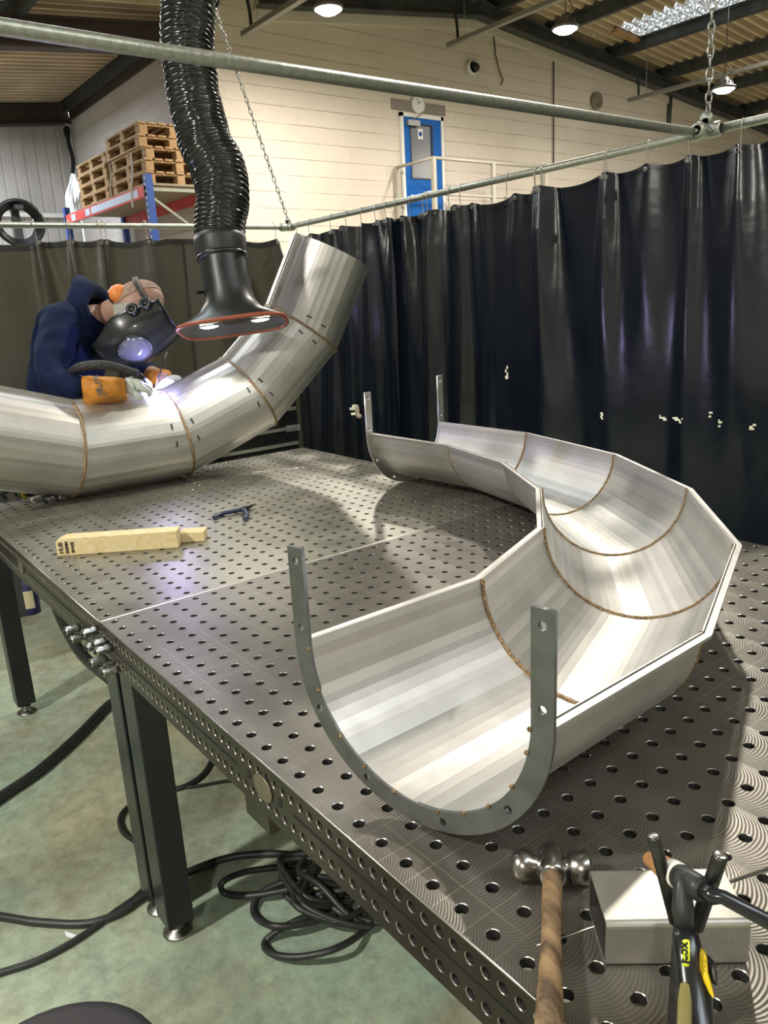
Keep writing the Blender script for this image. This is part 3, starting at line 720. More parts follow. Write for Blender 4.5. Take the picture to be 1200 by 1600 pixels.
chain(pa, pb, 'thin chain slanting up beside the black extraction hose from the corner clamp', lk=.045, r=.0032, wdt=.0095)

# curtains
def m_curtain(name, col, tcol, tr_, rough):
    m, t, b = nt(name); N = t.nodes; L = t.links
    b.inputs['Base Color'].default_value = (*col, 1); b.inputs['Specular IOR Level'].default_value = .75
    tc = N.new('ShaderNodeTexCoord'); n = N.new('ShaderNodeTexNoise'); n.inputs['Scale'].default_value = 2.2; n.inputs['Detail'].default_value = 8; L.new(tc.outputs['Object'], n.inputs[0])
    L.new(mth(t, 'ADD', mth(t, 'MULTIPLY', n.outputs[0], .26), rough - .10), b.inputs['Roughness'])
    n2 = N.new('ShaderNodeTexNoise'); n2.inputs['Scale'].default_value = 5; n2.inputs['Detail'].default_value = 3; L.new(tc.outputs['Object'], n2.inputs[0])
    bp = N.new('ShaderNodeBump'); bp.inputs['Strength'].default_value = .25; bp.inputs['Distance'].default_value = .02; L.new(n2.outputs[0], bp.inputs['Height']); L.new(bp.outputs[0], b.inputs['Normal'])
    trn = N.new('ShaderNodeBsdfTranslucent'); trn.inputs[0].default_value = (*tcol, 1)
    ms = N.new('ShaderNodeMixShader'); ms.inputs[0].default_value = tr_; L.new(b.outputs[0], ms.inputs[1]); L.new(trn.outputs[0], ms.inputs[2]); L.new(ms.outputs[0], N['Material Output'].inputs[0])
    return m
M_CUR = m_curtain('curtain_black_pvc', (.003,.006,.013), (.03,.04,.06), .04, .21)
M_CUB = m_curtain('curtain_olive_pvc', (.020,.020,.016), (.15,.135,.09), .24, .36)
M_HOOK = mat('hook_wire', (.55,.53,.48), .3, 1.0)
hook_proto = None
def curtain(axis, fixed, u0, u1, hooks, ztop, zbot, label, mt, seed, fold=1.0, back=0, holes=(), nf=(), res=.012, flare=(0,0)):
    """hanging sheet; axis 0: along x at y=fixed, axis 1: along y at x=fixed"""
    rn = random.Random(seed); nu = max(2, int(abs(u1-u0)/res)); nv = 110 if res > .01 else 240; L = u1-u0
    ph = [rn.uniform(0, 6.28) for _ in range(6)]; fr = [rn.uniform(.8,1.2) for _ in range(6)]
    hk = sorted(hooks); ha = [rn.uniform(.35,1.25) for _ in hk]; hw = [rn.uniform(.014,.036) for _ in hk]; hd = [rn.uniform(-.14,.14) for _ in hk]
    zs = [i/nv for i in range(nv+1)]
    H = ztop(0)-zbot; vs = []; grid = []
    def off(u, t):                   # t = 0 top .. 1 bottom
        o = 0
        for k, h in enumerate(hk):
            w_ = hw[k]*(1+4.5*t); x = (u-h-hd[k]*t)/w_
            o += ha[k]*.045*math.exp(-x*x)*(math.exp(-t*1.6))*(.55+min(1,t*10)*.45)
            o -= ha[k]*.028*math.exp(-((x-2.6)/1.5)**2)*math.exp(-t*1.2)
        s_ = .35+.65*t
        for k in range(3): o += fold*.018*s_*math.sin(u*(5.5+4.3*k)*fr[k]+ph[k]+1.1*t*math.sin(u*2+ph[k+3]))
        for (a, b_, amp, wl_) in nf:
            if a < u < b_: o += amp*math.sin(2*PI*(u-a)/wl_ + .8*t)*math.sin(PI*(u-a)/(b_-a))**.5*(.9-.35*t)
        return o
    for i in range(nu+1):
        u = u0 + L*i/nu
        lo = max([h for h in hk if h <= u], default=hk[0]-.12); hi = min([h for h in hk if h > u], default=hk[-1]+.12)
        g = max(hi-lo, .02); fsc = (u-lo)/g; sag = .30*g*max(0, 1-abs(2*fsc-1)**2.0)*.30 if g < .6 else .03
        zt = ztop(u) - sag
        for t in zs:
            z = zt + (zbot-zt)*t; o = off(u, t)
            u_ = u + t*(flare[0]*(1-i/nu) + flare[1]*i/nu)
            vs.append((u_, fixed - o + back, z) if axis == 0 else (fixed + o + back, u_, z))
    fs = []
    for i in range(nu):
        for j in range(nv):
            f = (i*(nv+1)+j, i*(nv+1)+j+1, (i+1)*(nv+1)+j+1, (i+1)*(nv+1)+j)
            c = [sum(vs[q][a] for q in f)/4 for a in range(3)]; uu = c[0] if axis == 0 else c[1]
            if any(((uu-hx)/rx)**2 + ((c[2]-hz)/rz)**2 < 1 + 1.1*math.sin(uu*900+c[2]*500) for (hx, hz, rx, rz) in holes): continue
            fs.append(f)
    r = MB().add(vs, fs, True); root = tag(r.build('welding_curtain', mt), label, 'curtain')
    # top hem band
    b = MB(); hv = []
    for i in range(nu+1):
        for j in (0, 1, 2):
            p = vs[i*(nv+1)+j]; hv.append((p[0], p[1]-.0035, p[2]) if axis == 0 else (p[0]+.0035, p[1], p[2]))
    b.add(hv, [(i*3+j, i*3+j+1, i*3+j+4, i*3+j+3) for i in range(nu) for j in (0, 1)], True); b.build('hem', mt, root)
    # eyelets
    for h in hk:
        t = .012; i = min(nu, max(0, int(round((h-u0)/L*nu)))); p = vs[i*(nv+1)+0]; b = MB(); c = Vector(p) - Vector((0,0,.022))
        n_ = Vector((0,-1,0)) if axis == 0 else Vector((1,0,0))
        c += n_*.006; uu = Vector((1,0,0)) if axis == 0 else Vector((0,1,0))
        b.tube([c + uu*.008*math.cos(a) + Vector((0,0,.008*math.sin(a))) for a in [2*PI*k/12 for k in range(12)]], .0022, 6, closed=True); b.build('eyelet', M_HOOK, root)
    # hooks over the rail
    for h in hk:
        zr = ztop(h) + .0; p = Vector((h, fixed, zr+.068)) if axis == 0 else Vector((fixed, h, zr+.085)); make_hook(p, axis)
    return root
def make_hook(p, axis):
    global hook_proto
    if hook_proto is None:
        b = MB(); pts = []
        for k in range(9):
            a = math.radians(-50 + 230*k/8); pts.append((0, .022*math.cos(a), .022*math.sin(a)))
        pts = pts[::-1]; pts = [(0,-.022,-.0)]; 
        for k in range(9):
            a = PI - PI*1.25*k/8; pts.append((0, .021*math.cos(a), .021*math.sin(a)))
        pts = pts[::-1] + [(0,-.020,-.035),(0,-.017,-.075),(0,-.022,-.095),(0,-.034,-.098),(0,-.038,-.088)]
        b.tube(spline(pts, 4), .0022, 6); hook_proto = b.build('curtain_hook', M_HOOK, origin=(0,0,0)); tag(hook_proto, '', 'hook'); o = hook_proto
    else:
        o = hook_proto.copy(); COL.objects.link(o)
    o.location = p; o.rotation_euler = (0, 0, random.uniform(-.25,.25) + (0 if axis == 0 else PI/2))
    if axis == 0: o['label'] = 'S-shaped wire hook hanging the black curtain from the right rail'; o['group'] = 'wire hooks on the right curtain rail'
    else: o['label'] = 'S-shaped wire hook hanging the olive curtain behind the welder'; o['group'] = 'wire hooks on the back curtain rail'
hx = lambda u, v: hit(u, v, 1, YR).x
ztr = lambda u: rail_z(u) - .068
zhole = lambda u, v: hit(u, v, 1, YR-.02).z
HP = [(469,375),(487,365),(520,360),(545,352),(568,348),(590,343),(607,340),(622,335),(645,335),(665,333),(672,330),(706,325),(723,322),(795,305),(840,290),(850,288),(948,270),(952,268),(1014,255),(1082,240)]
HX = [hx(*p) for p in HP]
xs1, xs2 = hx(612,340), hx(845,300)
H1 = [(hx(943,648),zhole(943,650),.007,.016),(hx(1035,655),zhole(1035,655),.016,.010),(hx(1060,657),zhole(1060,657),.022,.009),(hx(1112,648),zhole(1112,648),.008,.009),(hx(1180,668),zhole(1180,668),.010,.011),(hx(1128,662),zhole(1128,662),.008,.009)]
HT = [(hx(556,640),zhole(556,640),.020,.035),(hx(780,588),zhole(780,588),.008,.030)]
curtain(0, YR, XR+.03, xs1-.01, [x for x in HX if x <= xs1+.03], ztr, FLOOR+.12, 'narrow bunched black curtain at the corner beside the pipe end', M_CUR, 3, .6, 0, HT[:1], nf=((XR+.15, xs1, .045, .24),), flare=(-.12,0))
curtain(0, YR, xs1-.14, xs2-.005, [x for x in HX if xs1-.01 < x <= xs2+.02], ztr, FLOOR+.12, 'black curtain in tight folds between the pipe end and the wide smooth curtain', M_CUR, 5, .8, .05, HT[1:], nf=((xs1, xs1+.75, .035, .22),))
curtain(0, YR, xs2-.03, hx(1215,240)+.15, [x for x in HX if x > xs2-.03] + [hx(1160,225)], ztr, FLOOR+.12, 'wide smooth glossy black curtain with small bright holes on the right', M_CUR, 8, .42, -.01, H1, res=.006)
ztb = lambda y: (zl-.05) + (ZR-(zl-.05))*(y+3.2)/(YR+3.2) - .075
hy = lambda u, v: hit(u, v, 0, XR).y
BY = [hy(*p) for p in ((52,348),(105,350),(162,352),(226,355),(330,357),(372,357),(428,357))]
yb1, yb2 = hy(160,360), hy(330,360)
curtain(1, XR, -1.6, yb1, [-1.4,-1.1,-.8,-.4,-.05] + BY[:2] + [yb1-.02], ztb, FLOOR+.12, 'olive welding curtain leftmost behind the welder', M_CUB, 11, 1.0, 0)
curtain(1, XR, yb1-.03, hy(262,360)+.1, BY[2:4], ztb, FLOOR+.12, 'olive welding curtain directly behind the helmet left of the black hose', M_CUB, 12, 1.0, .02)
curtain(1, XR, hy(262,360)+.08, hy(438,360), BY[4:], ztb, FLOOR+.12, 'dark olive curtain behind the extraction hood at the rail corner', M_CUB, 13, .8, 0, flare=(0,.40))
# torn flap of pale cloth in the curtain
p = hit(558, 642, 1, YR-.03); b = MB(); b.sphere(p, .03, 10, 6, (.9,.25,1.3)); b.sphere(p + Vector((.03,-.01,-.03)), .024, 10, 6, (1.4,.3,.7))
tag(b.build('cloth_scrap', mat('cloth_scrap', (.62,.50,.36), .9)), 'crumpled pale cloth scrap stuffed in a tear of the black curtain', 'cloth')

# ------------------------------------------------------------ fume extraction arm
HD = 2.9
hose = thing('extraction_arm', W(345, 500, HD), 'black ribbed flexible extraction hose hanging down to a flared hood with two lights', 'extractor')
cp = [(297,-60),(296,0),(293,70),(303,150),(322,225),(340,262),(348,300),(345,337),(343,378)]
cw = [43,43,42,41,42,44,42,41,39]
path = [W(u,v,HD) for u,v in cp]
# carry the hose up to its bracket at the roof
path = [path[0] + Vector((.05,-.05,.9))] + path; cw = [43] + cw
sp_ = spline(path, 10); wr = []
for i in range(len(sp_)):
    f = i/10; k = min(int(f), len(cw)-1); k2 = min(k+1, len(cw)-1); wr.append((cw[k]*(1-(f-k)) + cw[k2]*(f-k)) / FPX * HD)
# dense resample with spiral ridges
b = MB(); dense = []; rad = []; acc = 0
for i in range(len(sp_)-1):
    L_ = (sp_[i+1]-sp_[i]).length; n = max(2, int(L_/.0045))
    for k in range(n): dense.append(sp_[i].lerp(sp_[i+1], k/n)); rad.append(wr[i]*(1-k/n)+wr[i+1]*k/n)
dense.append(sp_[-1]); rad.append(wr[-1])
# smooth
for _ in range(6): dense = [dense[0]] + [(dense[i-1]+dense[i]*2+dense[i+1])/4 for i in range(1,len(dense)-1)] + [dense[-1]]
n = 40; T = [(dense[min(i+1,len(dense)-1)]-dense[max(i-1,0)]).normalized() for i in range(len(dense))]; u = T[0].orthogonal().normalized(); rings = []; s = 0
for i in range(len(dense)):
    if i: s += (dense[i]-dense[i-1]).length
    u = (u-T[i]*u.dot(T[i])).normalized(); v = T[i].cross(u); ring = []
    cmp_ = 1.0 if i < len(dense)*.72 else .72
    for k in range(n):
        a = 2*PI*k/n; phs = s/.024/cmp_ + a/(2*PI)
        rid = abs(math.sin(PI*phs)); wob = .0012*math.sin(3*a+s*37)+.0010*math.sin(5*a-s*61)
        r_ = rad[i] - .012*(1-rid)**1.2*0 - .017*(1-rid)**1.5 + wob; ring.append(dense[i] + (u*math.cos(a)+v*math.sin(a))*r_ + T[i]*(.003*math.sin(2*a+s*23)))
    rings.append(ring)
b.loft(rings); b.build('flexible_hose', M_HOSE, hose)
# cuff and clamp band
ax = (W(351,412,HD)-W(343,375,HD)); b = MB()
Rt = Vector(ROT[0]); Dn = Vector(ROT[1]); Fw = Vector(ROT[2])
def oring(c, a, bb, rx, ry, n=40, pw=2.0): 
    out = []
    for k in range(n):
        t = 2*PI*k/n; ct, st = math.cos(t), math.sin(t)
        out.append(c + a*rx*math.copysign(abs(ct)**(2/pw), ct) + bb*ry*math.copysign(abs(st)**(2/pw), st))
    return out
px = HD/FPX
def tilt(): 
    a = (Rt*math.cos(math.radians(8)) - Dn*math.sin(math.radians(8))).normalized(); return a
ah = tilt(); bh = (Fw*math.cos(math.radians(-1)) + Dn*math.sin(math.radians(-1))).normalized()
b.loft([oring(W(343,370,HD),ah,bh,40*px,40*px), oring(W(344,378,HD),ah,bh,40.5*px,40.5*px), oring(W(346,398,HD),ah,bh,38.5*px,38.5*px), oring(W(347,406,HD),ah,bh,36*px,36*px)]); b.build('hose_cuff', M_RUB, hose)
b = MB(); b.loft([oring(W(347,400,HD),ah,bh,39*px,39*px), oring(W(347.5,404,HD),ah,bh,39*px,39*px)]); b.build('hose_clip', mat('clip_steel', (.08,.08,.08), .25, 1), hose)
M_HOODB = mat('hood_black_plastic', (.014,.018,.017), .38, noise=.2, nscale=10)
b = MB()
b.loft([oring(W(347,404,HD),ah,bh,35*px,35*px), oring(W(351,430,HD),ah,bh,35.5*px,35*px), oring(W(356,455,HD),ah,bh,36.5*px,36*px), oring(W(359,472,HD),ah,bh,40*px,37*px),
        oring(W(362,487,HD),ah,bh,49*px,40*px,40,2.4), oring(W(364,496,HD),ah,bh,62*px,44*px,40,3), oring(W(365,503,HD),ah,bh,76*px,50*px,40,3.5), oring(W(365,509,HD),ah,bh,82*px,54*px,40,3.5)], caps=False)
b.build('hood', M_HOODB, hose)
b = MB(); b.tube(oring(W(365,510,HD),ah,bh,83*px,55*px,64,3.6), 3.2*px, 10, closed=True); b.build('hood_rim', mat('hood_rim_orange', (.30,.075,.035), .35), hose)
nh = ah.cross(bh).normalized();  nh = nh if nh.z < 0 else -nh
cc = W(365,510,HD) - nh*.035
b = MB(); b.loft([oring(W(365,510,HD),ah,bh,80*px,52*px,40,3.5), oring(W(365,510,HD)-nh*.012,ah,bh,74*px,46*px,40,3.4), oring(cc,ah,bh,52*px,30*px,40,3)], caps=False); b.build('hood_liner', mat('hood_liner_grey', (.10,.105,.10), .35, .3), hose)
b = MB(); b.loft([oring(cc,ah,bh,54*px,32*px,40,3), oring(cc-nh*.003,ah,bh,54*px,32*px,40,3)]); b.build('hood_back', M_DARK, hose)
b = MB()
for i in range(-6,7): b.bar(cc+ah*i*.0075*1.0+bh*.09+nh*.006, cc+ah*i*.0075-bh*.06+nh*.006, .0018, .004)
for j in (-.03,0,.03,.06): b.bar(cc+bh*j-ah*.05+nh*.006, cc+bh*j+ah*.05+nh*.006, .002, .003)
b.build('grille', mat('grille_wire', (.25,.22,.18), .35, .8), hose)
for sgn in (-1, 1):
    c = cc + ah*sgn*.098 + bh*.045 + nh*.012
    b = MB(); b.sphere(c, .034, 16, 8, (1.0,.42,.22), (ah,bh,nh)); lamp_ = b.build('hood_lamp', mat('hood_lamp_glow', (1,1,.9), .3, emit=(1,.98,.80), es=14), hose)
    b = MB(); b.tube([c + ah*.03*math.cos(a)*1.25 + bh*.018*math.sin(a) for a in [2*PI*k/20 for k in range(20)]], .003, 6, closed=True); b.build('lamp_bezel', M_SILV, lamp_)
    l = bpy.data.lights.new('hood_light', 'SPOT'); l.energy = 4; l.color = (1,.96,.82); l.spot_size = 1.9; l.shadow_soft_size = .02
    o = bpy.data.objects.new('hood_light', l); COL.objects.link(o); o.location = c + nh*.012; o.rotation_euler = Vector(nh).to_track_quat('-Z','Y').to_euler()
# side handle and bolts
b = MB(); pA, pB = W(303,440,HD-.02), W(314,478,HD-.02); b.bar(pA, pB, .012, .004, Rt); b.bar(W(306,458,HD-.02), W(320,456,HD-.0), .012, .012); b.build('damper_handle', M_BLACK, hose)
b = MB()
for (u,v) in ((350,432),(362,482)): b.sphere(W(u,v,HD-.085), .0035, 8, 6)
b.build('rivet', M_BLACK, hose)

# ------------------------------------------------------------ tool chest behind the far table
XT = -1.95
chest_r = hit(470, 690, 0, XT); 
yc1 = chest_r.y; yc0 = yc1 - .98
chest = thing('tool_chest', (XT-.24,(yc0+yc1)/2,FLOOR), 'black tool chest with silver drawer edges behind the far table', 'tool chest')
b = MB(); b.box((XT-.46,yc0,FLOOR+.10),(XT-.012,yc1,.34)); b.build('body', M_BLACK, chest, bevel=.006)
zz = [hit(467,y,0,XT).z for y in (694,681,661,638)]
zz = [zz[0]-.14, zz[0], zz[1]+.02, zz[3], zz[3]+.10]
zh = [hit(466,v,0,XT).z for v in (694,680,640)]
zlist = [FLOOR+.14, zh[0]-.30, zh[0]-.15, zh[0], zh[1]+.035, zh[2], .33]
for i in range(len(zlist)-1):
    a_, b_ = zlist[i], zlist[i+1]
    mb = MB(); mb.box((XT-.012,yc0+.015,a_+.006),(XT,yc1-.015,b_-.006)); dr = mb.build('drawer', mat('drawer_black_%d' % i, (.008,.009,.010), .25), chest)
    mb = MB(); mb.bar((XT+.006,yc0+.02,a_+.012),(XT+.006,yc1-.02,a_+.012),.014,.018); mb.build('drawer_edge', M_SILV, dr)
pl = hit(458, 669, 0, XT+.003)
mb = MB(); mb.box((XT,pl.y-.045,pl.z-.016),(XT+.003,pl.y+.045,pl.z+.016)); mb.build('badge', mat('badge_silver', (.45,.47,.55), .3, .6), chest)
for (x, y) in ((XT-.4,yc0+.08),(XT-.08,yc0+.08),(XT-.4,yc1-.08),(XT-.08,yc1-.08)):
    mb = MB(); mb.lathe((x-.015,y,FLOOR+.05),(1,0,0),[(0,0),(.05,0),(.05,.03),(0,.03)],20); mb.box((x-.02,y-.03,FLOOR+.085),(x+.02,y+.03,FLOOR+.10)); mb.build('castor', M_RUB, chest)

# ------------------------------------------------------------ welder
M_SKIN = mat('skin', (.40,.24,.18), .5, noise=.08, nscale=30)
M_HOOD = mat('navy_hoodie', (.005,.011,.040), .9, spec=.2, noise=.25, nscale=14, bump=.35, bscale=25)
M_JEAN = mat('work_trousers', (.03,.032,.04), .85, noise=.2, nscale=14)
M_GAUNT = mat('orange_gauntlet', (.46,.18,.015), .6, noise=.25, nscale=20, bump=.3, bscale=40)
M_GLOVE = mat('pale_glove_leather', (.50,.55,.50), .7, noise=.12, nscale=25, bump=.3, bscale=60)
M_MASK = mat('helmet_black', (.012,.015,.015), .30, noise=.1, nscale=5, coat=.3)
man = thing('person', (-1.95,.20,FLOOR), 'person in navy hoodie and black welding helmet, bent over the closed pipe while welding', 'person')
J = {}
J['pelvis'] = W(88,735,3.42); J['waist'] = W(88,655,3.36)
J['chest'] = W(104,565,3.30); J['upper'] = W(135,508,3.28); J['neck'] = W(163,492,3.26); J['headb'] = W(186,486,3.22); J['head'] = W(212,486,3.20)
J['rsh'] = W(98,512,3.10); J['relb'] = W(72,592,2.98); J['rwri'] = W(165,606,2.96); 
J['lsh'] = W(168,512,3.48); J['lelb'] = W(215,575,3.50); J['lwri'] = W(258,592,3.26)
for s, nm in ((-1,'r'),(1,'l')):
    hp = J['pelvis'] + Vector((.02*s*0+.05*(-s), .0, -.04)) + Vector((.09*(-s)*-.2, .10*s, 0)); J[nm+'hip'] = J['pelvis'] + Vector((.03,.10*s,-.06))
    px_, py_ = J['pelvis'].x, J['pelvis'].y; ft = hit(52, 930, 2, FLOOR); J[nm+'kne'] = Vector((px_*.45+ft.x*.55+.06,py_*.45+ft.y*.55+.10*s,-.40)); J[nm+'ank'] = Vector((ft.x-.1,ft.y+.12*s,-.79)); J[nm+'toe'] = Vector((ft.x+.05,ft.y+.13*s,-.835))
names = list(J); idx = {k:i for i,k in enumerate(names)}
edges = [('pelvis','waist'),('waist','chest'),('chest','upper'),('upper','neck'),('neck','headb'),('headb','head'),('upper','rsh'),('rsh','relb'),('relb','rwri'),('upper','lsh'),('lsh','lelb'),('lelb','lwri'),
 ('pelvis','rhip'),('rhip','rkne'),('rkne','rank'),('rank','rtoe'),('pelvis','lhip'),('lhip','lkne'),('lkne','lank'),('lank','ltoe')]
rad = dict(pelvis=.12,waist=.11,chest=.13,upper=.11,neck=.052,headb=.070,head=.088,rsh=.055,relb=.042,rwri=.030,lsh=.055,lelb=.042,lwri=.030,rhip=.085,rkne=.055,rank=.038,rtoe=.03,lhip=.085,lkne=.055,lank=.038,ltoe=.03)
me = skin_mesh([J[k] for k in names], [(idx[a],idx[b_]) for a,b_ in edges], [rad[k] for k in names], 2, idx['pelvis'])
body = finish_mesh(me, 'body', M_SKIN, Matrix.Identity(4), man)
# hoodie: torso and sleeves
hn = {}
hn['hem'] = J['pelvis'] + Vector((0,0,.02)); hn['w'] = J['waist'] + Vector((0,-.0,.0)); hn['c'] = W(104,570,3.28); hn['b'] = W(122,512,3.26); hn['u'] = W(140,492,3.28)
hn['rs'] = W(98,507,3.12); hn['ra'] = W(80,550,3.04); hn['re'] = W(76,596,2.97); hn['rf'] = W(112,609,2.95); hn['rw'] = W(141,610,2.95)
hn['ls'] = W(172,516,3.46); hn['le'] = W(212,574,3.48); hn['lw'] = W(238,588,3.36)
hr = dict(hem=.155,w=.145,c=.155,b=.150,u=.105,rs=.092,ra=.080,re=.068,rf=.060,rw=.052,ls=.080,le=.062,lw=.05)
nn = list(hn); ii = {k:i for i,k in enumerate(nn)}
he = [('hem','w'),('w','c'),('c','b'),('b','u'),('b','rs'),('rs','ra'),('ra','re'),('re','rf'),('rf','rw'),('b','ls'),('ls','le'),('le','lw')]
me = skin_mesh([hn[k] for k in nn], [(ii[a],ii[b_]) for a,b_ in he], [hr[k] for k in nn], 3, ii['w'])
# cloth wrinkles
import mathutils
for v in me.vertices:
    n_ = mathutils.noise.noise(v.co*7.0)*.016 + mathutils.noise.noise(Vector((v.co.x*26,v.co.y*9,v.co.z*26)))*.008
    v.co += v.normal*n_
hoodie = finish_mesh(me, 'hoodie', M_HOOD, Matrix.Identity(4), man)
# hood: open scoop behind the neck
def er(c, a, bb, rx, ry, n=28): return [c + a*rx*math.cos(2*PI*k/n) + bb*ry*math.sin(2*PI*k/n) for k in range(n)]
upv = Vector(-Dn); b = MB()
tow = -Fw
L1 = [(W(118,500,3.25),.05,.07),(W(124,488,3.25),.085,.10),(W(136,482,3.24),.105,.118),(W(150,487,3.23),.100,.115),(W(160,494,3.22),.088,.100)]
axh = (L1[-1][0]-L1[0][0]).normalized()
up_t = (upv - axh*upv.dot(axh)).normalized(); sd_t = axh.cross(up_t)
rings = [er(c, up_t, sd_t, rx, ry) for c, rx, ry in L1] + [er(L1[-1][0]-axh*.01, up_t, sd_t, .075,.088), er(L1[3][0], up_t, sd_t, .07,.08), er(L1[2][0], up_t, sd_t, .05,.06)]
for i, r_ in enumerate(rings[:5]):
    for k, p in enumerate(r_): r_[k] = p + (p - L1[i][0]).normalized()*mathutils.noise.noise(p*14)*.014 + up_t*(.028 if math.cos(2*PI*k/28) > .6 and i > 1 else 0)
b.loft(rings); b.build('hood', M_HOOD, hoodie)
# drawstring lettering on the chest
lt = W(186,577,3.16)
MT = mat('print_white', (.75,.75,.85), .6)
0 and text('chest_print', 'Techno', .028, W(189,574,3.13), Rt, -Dn, MT, hoodie, .001)
# trousers and boots
tn = [J['pelvis'],J['rhip'],J['rkne'],J['rank'],J['lhip'],J['lkne'],J['lank']]
me = skin_mesh(tn, [(0,1),(1,2),(2,3),(0,4),(4,5),(5,6)], [.140,.100,.080,.080,.100,.080,.080], 2, 0)
finish_mesh(me, 'trousers', M_JEAN, Matrix.Identity(4), man)
for s in ('r','l'):
    a_, t_ = J[s+'ank'], J[s+'toe']; b = MB(); d = (t_-a_); d.z = 0; d.normalize(); sd = d.cross(Vector((0,0,1)))
    base = Vector((a_.x,a_.y,FLOOR)); rg = []
    for (o, wd, h) in ((-.09,.03,.05),(-.075,.043,.09),(-.02,.045,.12),(.05,.044,.10),(.11,.048,.065),(.16,.047,.055),(.19,.03,.04)):
        rg.append([base + d*o + sd*wd*math.cos(q)*1.0 + Vector((0,0,1))*max(0, h*.5+h*.5*math.sin(q)*1.0) for q in [2*PI*k/16 for k in range(16)]])
    b.loft(rg); b.build('boot', mat('boot_leather', (.02,.018,.016), .6), man)
# gauntlet cuffs
def cuff(pts, rr, name, mt, sq=.8):
    b = MB(); rg = []; d = (pts[-1]-pts[0]).normalized(); u_ = (upv - d*upv.dot(d)).normalized(); s_ = d.cross(u_)
    for p, r_ in zip(pts, rr): rg.append(er(p, u_, s_, r_*sq, r_, 24))
    for i, r2 in enumerate(rg):
        for k, p in enumerate(r2): r2[k] = p + (p-pts[i]).normalized()*mathutils.noise.noise(p*22)*.010
    b.loft(rg); return b.build(name, mt, man)
cf = cuff([W(131,611,2.93),W(140,611,2.93),W(160,611,2.94),W(180,609,2.95),W(197,608,2.97)], [.066,.072,.066,.060,.052], 'glove_cuff', M_GAUNT, .80)
text('cuff_print', 'xcel', .052, W(165,606,2.94)-Fw*.070, Rt*.3+Dn, Rt-Dn*.3, M_BLACK, cf, .0006, .2)
cuff([W(240,590,3.34),W(250,590,3.31),W(257,592,3.28)], [.050,.050,.042], 'glove_cuff', M_GAUNT, .8)
# gloves: palm and five bent fingers each, one continuous mesh
def glove(wrist, palmdir, palmn, side, curl, sc=1.0):
    d = palmdir.normalized(); n_ = (palmn - d*palmn.dot(d)).normalized(); s = d.cross(n_)*side
    pts = [wrist, wrist + d*.045*sc, wrist + d*.078*sc]; r = [.030,.034,.030]; ed = [(0,1),(1,2)]
    for k, (off, ln) in enumerate(((-.030,.030),(-.010,.034),(.010,.032),(.029,.026))):
        q = wrist + d*(.090 - abs(off)*.15)*sc + s*off*sc; i0 = len(pts); pts.append(q); r.append(.0135); ed.append((2, i0)); a = curl*.5; dd = d
        for j in range(3):
            dd = (d*math.cos(a) + n_*math.sin(a)).normalized(); q = q + dd*ln*sc*(1 - .18*j); pts.append(q); r.append(.0118-.0012*j); ed.append((len(pts)-2, len(pts)-1)); a += curl
    i0 = len(pts); q = wrist + d*.035*sc - s*.030*sc + n_*.008; pts.append(q); r.append(.016); ed.append((1, i0))
    q = q + (d*.7 - s*.55 + n_*.35).normalized()*.038*sc; pts.append(q); r.append(.013); ed.append((i0, i0+1))
    q = q + (d*.8 - s*.1 + n_*.6).normalized()*.032*sc; pts.append(q); r.append(.011); ed.append((i0+1, i0+2))
    me = skin_mesh(pts, ed, r, 2, 0); return me
g1 = glove(W(190,601,2.965), W(232,600,3.00)-W(190,601,2.965), Dn*.6+Fw*.8, 1, .78, .84)
finish_mesh(g1, 'glove', M_GLOVE, Matrix.Identity(4), man)
g2 = glove(W(276,594,3.25), W(248,606,3.12)-W(276,594,3.25), Dn, -1, .5, 1.0)
finish_mesh(g2, 'glove', M_GLOVE, Matrix.Identity(4), man)
# helmet shell
HT_ = (Rt*.86 - Dn*.50).normalized()                       # towards the brow
HF = (Dn*.80 + Rt*.46 - Fw*.30); HF = (HF - HT_*HF.dot(HT_)).normalized()    # face direction
HS = HF.cross(HT_).normalized(); HS = HS if HS.dot(Fw) < 0 else -HS
hc = W(216,503,3.19); b = MB(); rows = []; NR, NK = 16, 36
def shell(tt, ph, off=0):
    rr_ = (.150 - .05*max(0, (-tt-.2))**1.2*1.0 - .02*max(0, tt)) + off
    fx = math.cos(ph)*(rr_*1.12) ; sx = math.sin(ph)*rr_*.86
    return hc + HT_*(tt*.155 - .022) + HF*(fx*(.92 + .10*math.cos(PI*.5*tt)) + .0) + HS*sx
for off in (0, -.004):
    rg = []
    for i in range(NR+1):
        tt = -1.12 + 2.12*i/NR; mxp = math.radians(84 - 10*max(0,tt) if tt > -.4 else 84 + (tt+.4)*30)
        rg.append([shell(tt, -mxp + 2*mxp*k/NK, off) for k in range(NK+1)])
    rows.append(rg)
vs = [p for rg in rows for r_ in rg for p in r_]; M_ = NK+1; B0 = (NR+1)*M_; fs = []
for o_, fl_ in ((0,0),(B0,1)):
    for i in range(NR):
        for k in range(NK):
            q = (o_+i*M_+k, o_+i*M_+k+1, o_+(i+1)*M_+k+1, o_+(i+1)*M_+k); fs.append(q if not fl_ else q[::-1])
for k in range(NK): fs.append((k, B0+k, B0+k+1, k+1)); fs.append((NR*M_+k, NR*M_+k+1, B0+NR*M_+k+1, B0+NR*M_+k))
for i in range(NR): fs.append((i*M_, (i+1)*M_, B0+(i+1)*M_, B0+i*M_)); fs.append((i*M_+NK, B0+i*M_+NK, B0+(i+1)*M_+NK, (i+1)*M_+NK))
b.add(vs, fs, True); helmet = b.build('welding_helmet', M_MASK, man)
# lip round the brow
b = MB(); b.tube([shell(1.0, math.radians(-74 + 148*k/40), .002) for k in range(41)], .0045, 8); b.build('helmet_rim', M_MASK, helmet)
